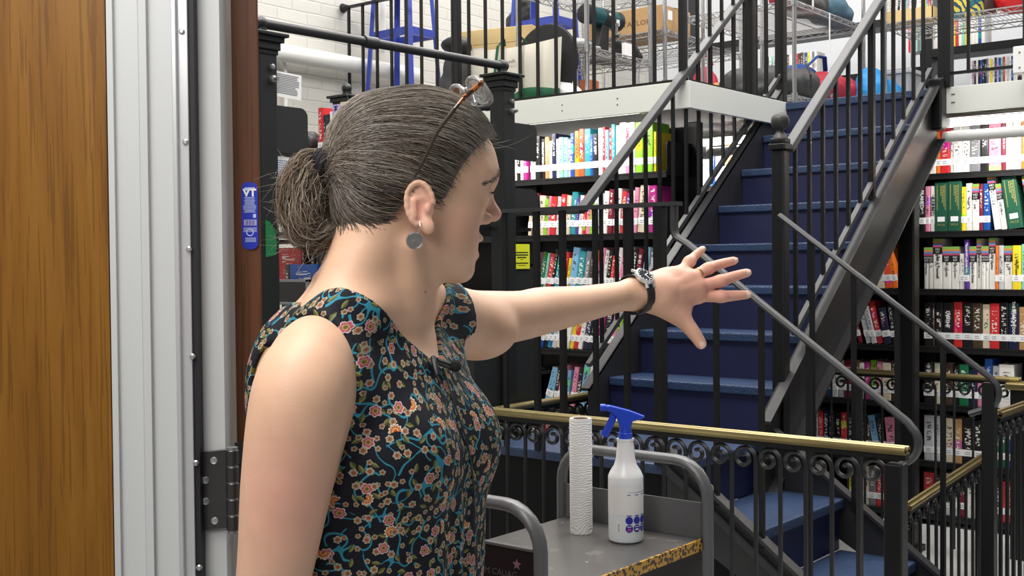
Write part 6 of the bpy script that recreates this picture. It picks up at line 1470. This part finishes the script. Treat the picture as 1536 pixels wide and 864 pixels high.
# lashes
for s in (-1, 1):
    NL = 34; lp = np.zeros((NL, 6, 3))
    for k in range(NL):
        u = -1 + 2 * k / (NL - 1); a = Hd(.0915, s * .031, .0205) + FH * .0142 * math.cos(u * .95) + LH * .0146 * math.sin(u * .95) + ZV * (.0015 - .003 * u * u); d = FH * math.cos(u) + LH * math.sin(u) * .8 - ZV * .25; d /= np.linalg.norm(d)
        for j in range(6): f = j / 5; lp[k, j] = a + d * .0075 * f + ZV * .003 * f * f
    V5, F5, C5 = strands_mesh(lp, np.full(NL, .00022), np.tile(np.array([.02, .015, .012]), (NL, 1))); el_ = np_mesh('eyelashes', V5, F5, hair_m, person); add_col(el_, 'hair_tone', C5)
# hair tie
m = MB(); ax_ = (pc[1] - TIE); ax_ /= np.linalg.norm(ax_); u1 = np.cross(ax_, [0, 1, 0]); u1 /= np.linalg.norm(u1); u2 = np.cross(ax_, u1)
for dd in (-.006, .0, .006):
    m.tube([tuple(TIE + ax_ * (.006 + dd) + (u1 * math.cos(a) * 1.1 + u2 * math.sin(a)) * .0125) for a in np.radians(np.arange(0, 360, 20))], .0052, 8, closed=True)
m.build('hair_tie', mat('hair_tie_black', (.012, .010, .012), .9, bump=.4, bscale=400), person, True)
# ---------------------------------------------------------------- worn things
def to_world(p): return Vector((RT * float(p[0] + ORG[0]) + FW * float(p[1] + ORG[1]) + UP * float(p[2])))
def worn(name, label, cat): return tag(empty(name, to_world((0, 0, 0)), YAW), label, cat)
# eyeglasses pushed up on the hair
eg = worn('eyeglasses', 'tortoiseshell eyeglasses pushed up on top of the woman\'s hair', 'glasses')
g_top = {s: None for s in (-1, 1)}
tort = NT('tortoiseshell'); tct = tort.n('TexCoord'); nt_ = tort.noise(tct.outputs['Object'], 130, 2); tort.l(tort.mix(tort.math('GREATER_THAN', nt_.outputs['Fac'], .5), (.03, .014, .006), (.30, .09, .015)), tort.b.inputs['Base Color']); tort.b.inputs['Roughness'].default_value = .18
tdark = mat('temple_brown', (.030, .017, .010), .4)
rim = mat('clear_rim', (.45, .44, .42), .1, Transmission_Weight=.55); lens_m = mat('lens_glass', (.9, .92, .92), .03, Transmission_Weight=.92)
hinge_p = {-1: Q(694, 148, 1.345), 1: Hd(.070, .062, .122)}
mid = (hinge_p[-1] + hinge_p[1]) / 2
for s in (-1, 1):
    hp = hinge_p[s]; tipp = Q(622, 266, 1.333) if s < 0 else Hd(-.004, .083, .020); mp_ = Q(655, 200, 1.332) if s < 0 else Hd(.03, .083, .07)
    c = np.array([hp, hp * .55 + mp_ * .45 + (np.array([0, -.004, 0]) if s < 0 else LH * .003), mp_, mp_ * .4 + tipp * .6 + np.array([.001, -.002 if s < 0 else .002, 0]), tipp]); P_ = spline(c, np.linspace(0, 4, 22))
    MB().tube([tuple(x) for x in P_[:5]], .003, 8, flat=(.0034, .0022), ref=(0, 1, 0)).build('temple_end', tort.m, eg, True)
    MB().tube([tuple(x) for x in P_[4:]], [.0026 - .0012 * k / 17 for k in range(18)], 8).build('temple', tdark, eg, True)
dn = Q(722, 158, 1.36) - Q(700, 128, 1.36); dn /= np.linalg.norm(dn)            # lens "down" direction in the side view
sd_ = LH.copy(); nrm = np.cross(dn, sd_); nrm /= np.linalg.norm(nrm)
ctr_ = Q(706, 142, 1.42)
for s in (-1, 1):
    lc = ctr_ + sd_ * s * .033; ring_ = [(lc + sd_ * (.025 * np.sign(math.cos(a)) * abs(math.cos(a)) ** .8) + dn * (.0185 * np.sign(math.sin(a)) * abs(math.sin(a)) ** .85)) + nrm * (-.0) for a in np.radians(np.arange(0, 360, 12))]
    MB().tube([tuple(x) for x in ring_], .0026, 8, closed=True).build('rim', rim, eg, True)
    m = MB(); m._add([tuple(lc + nrm * .0008)] + [tuple(x) for x in ring_] , [(0, k + 1, (k + 1) % 30 + 1) for k in range(30)]); m._add([tuple(lc - nrm * .0008)] + [tuple(x) for x in ring_], [(0, (k + 1) % 30 + 1, k + 1) for k in range(30)]); m.build('lens', lens_m, eg, True)
    MB().tube([tuple(lc + sd_ * s * .025 - dn * .008), tuple(hinge_p[s])], .0032, 8).build('end_piece', tort.m if s < 0 else rim, eg, True)
    m = MB(); pp_ = lc - sd_ * s * .02 + dn * .010; m.tube([tuple(lc - sd_ * s * .024 + dn * .0), tuple(pp_ - nrm * .006)], .001, 6); m._add(*(lambda: ([], []))()); m.build('nose_arm', chrome, eg, True)
    m = MB().lathe([(.001, -.004), (.0035, -.003), (.004, 0), (.0035, .003), (.001, .004)], tuple(pp_ - nrm * .007), 10); m.build('nose_pad', lens_m, eg, True)
MB().tube([tuple(ctr_ - sd_ * .0085 - dn * .004), tuple(ctr_ - dn * .0085), tuple(ctr_ + sd_ * .0085 - dn * .004)], .0024, 8).build('bridge', rim, eg, True)
# earring
er = worn('earring', 'round silver disc earring hanging from the woman\'s right ear', 'earring')
ep = Q(622, 361, 1.338); et = Q(631, 338, 1.342)
silver = mat('silver_disc', (.42, .40, .36), .28, .85, bump=.4, bscale=160)
m = MB().lathe([(.0005, -.0008), (.0088, -.0009), (.0094, 0), (.0088, .0009), (.0005, .0008)], (0, 0, 0), 28, 'y', False); o = m.build('disc', silver, er, True); o.location = ep; o.rotation_euler = (0, 0, .25)
MB().tube([tuple(ep + np.array([math.cos(a) * .0094, 0, math.sin(a) * .0094])) for a in np.radians(np.arange(0, 360, 20))], .0008, 6, closed=True).build('disc_rim', chrome, er, True)
MB().tube([tuple(ep + np.array([0, 0, .0094])), tuple(ep * .6 + et * .4 + np.array([.001, -.001, .002])), tuple(et + np.array([0, -.006, -.001])), tuple(et + np.array([-.001, -.003, .004])), tuple(et + np.array([0, .004, .002]))], .0007, 6).build('hook', chrome, er, True)
# wristwatch
wt = worn('wristwatch', 'steel wristwatch with black strap on the woman\'s left wrist', 'watch')
wc = RDZ(950, 441, 1.93) - ORG; wa = A1[-1][0] - A1[-2][0]; wa /= np.linalg.norm(wa); wup = ZV - wa * (ZV @ wa); wup /= np.linalg.norm(wup); wsd = np.cross(wa, wup)
def wring(a): return wup * math.cos(a) * .0262 + wsd * math.sin(a) * .0262
def ring_at(r_=.0255):
    out = []
    for a in np.radians(np.arange(0, 360, 10)):
        dr = wup * math.cos(a) + wsd * math.sin(a); t_ = 0.0
        for it in range(26):
            t_ += .0016
            if bf.sample((wc + dr * t_)[None, :])[0] > .0012: break
        out.append(wc + dr * t_)
    return out
rg = ring_at(); lb = worn
m = MB(); hw_ = .0088; n_ = len(rg); vs = []
for p_, a in zip(rg, np.radians(np.arange(0, 360, 10))):
    dr = wup * math.cos(a) + wsd * math.sin(a)
    for o_, e_ in ((-hw_, 0), (-hw_ * .9, .0024), (hw_ * .9, .0024), (hw_, 0)): vs.append(tuple(p_ + wa * o_ + dr * e_))
m._add(vs, [(k * 4 + j, k * 4 + (j + 1) % 4, ((k + 1) % n_) * 4 + (j + 1) % 4, ((k + 1) % n_) * 4 + j) for k in range(n_) for j in range(4)]); m.build('strap', mat('strap_black', (.012, .011, .011), .6, bump=.2, bscale=300), wt, True)
fn_ = wup * .60 - np.array([0, 1, 0]) * .80; fn_ -= wa * (fn_ @ wa); fn_ /= np.linalg.norm(fn_)
t_ = 0
while bf.sample((wc + fn_ * t_)[None, :])[0] < .001: t_ += .001
cc_ = wc + fn_ * (t_ + .0015)
Mw = Matrix((tuple(wa), tuple(np.cross(fn_, wa)), tuple(fn_))).transposed().to_4x4(); Mw.translation = Vector(cc_)
case = mat('watch_steel', (.72, .72, .72), .38, .55)
def wp(mb, n_, m_, **k): o = mb.build(n_, m_, wt, **k); o.matrix_local = Mw; return o
wp(MB().lathe([(.0003, 0), (.0125, 0), (.0165, .0015), (.0170, .004), (.0162, .007), (.0140, .0082), (.0136, .0066)], (0, 0, 0), 36, cap=False), 'watch_case', case, smooth=True)
wp(MB().lathe([(.0137, .0070), (.0003, .0071)], (0, 0, 0), 36, cap=False), 'dial', mat('watch_dial', (.022, .024, .027), .7, spec=.1), smooth=True)
m = MB()
for k in range(12): a = math.radians(30 * k); c_, s2 = math.cos(a), math.sin(a); m.bar((c_ * .0105, s2 * .0105, .0074), (c_ * .0128, s2 * .0128, .0074), .0009, .0003)
m.bar((-.001, 0, .0077), (.009, .003, .0077), .0009, .0003); m.bar((0, .001, .0079), (.003, -.0105, .0079), .0007, .0003); wp(m, 'hands', mat('watch_hands', (.75, .75, .75), .3, .4))
m = MB()
for s in (-1, 1):
    for q_ in (-1, 1): wp(MB().bar((q_ * .0075, s * .013, .004), (q_ * .0082, s * .0215, -.001), .003, .004), 'lug', case)
wp(MB().lathe([(.0028, .0165), (.003, .017), (.003, .0195), (.0024, .02)], (0, 0, .004), 12, 'x'), 'crown', case, smooth=True)
# wedding ring
rn = worn('ring', 'thin gold ring on the woman\'s left ring finger', 'ring')
a, b = FG['r'][0][0], FG['r'][1][0]; rc_ = a + (b - a) * .42; rd = (b - a) / np.linalg.norm(b - a); r1_ = np.cross(rd, [0, 1, 0]); r1_ /= np.linalg.norm(r1_); r2_ = np.cross(rd, r1_)
MB().tube([tuple(rc_ + (r1_ * math.cos(t) + r2_ * math.sin(t)) * .0106) for t in np.radians(np.arange(0, 360, 15))], .0014, 8, closed=True, flat=(.0012, .0018), ref=tuple(r1_)).build('ring_band', mat('gold', (.72, .50, .20), .22, .95), rn, True)
# clip-on microphone with its cable
mc = worn('lapel_microphone', 'small black clip-on microphone at the point of the dress neckline', 'microphone')
def on_dress(px, py, out=.004, d0=1.2):
    d = d0
    while d < 1.7:
        p_ = RDZ(px, py, d) - ORG
        if df.sample(p_[None, :])[0] < out: return p_
        d += .0015
    return RDZ(px, py, 1.42) - ORG
mk = mat('mic_black', (.01, .01, .011), .45)
a = on_dress(654, 541, .006); b = on_dress(677, 549, .008)
MB().tube([tuple(a), tuple(a * .5 + b * .5), tuple(b)], .0042, 10).build('mic_body', mk, mc, True)
o = MB().lathe([(.0005, -.008), (.005, -.006), (.0072, -.001), (.0068, .004), (.004, .0075), (.0005, .0085)], (0, 0, 0), 16, 'x').build('foam_cap', mat('mic_foam', (.012, .012, .012), .95, bump=.6, bscale=600), mc, True); o.location = b + np.array([.004, 0, 0])
c1, c2 = on_dress(650, 536, .005), on_dress(656, 562, .005); MB().tube([tuple(c1), tuple((c1 + c2) / 2 + np.array([0, -.004, 0])), tuple(c2)], .0036, 8).build('clip', mk, mc, True)
cab = [on_dress(x, y, .002) for x, y in ((664, 552), (672, 575), (680, 600), (690, 630), (700, 662), (706, 690), (710, 720), (712, 760), (714, 800), (716, 850))]
MB().tube([tuple(x) for x in spline(np.array(cab), np.linspace(0, len(cab) - 1, 50))], .0011, 6).build('cable', mk, mc, True)
label_books()
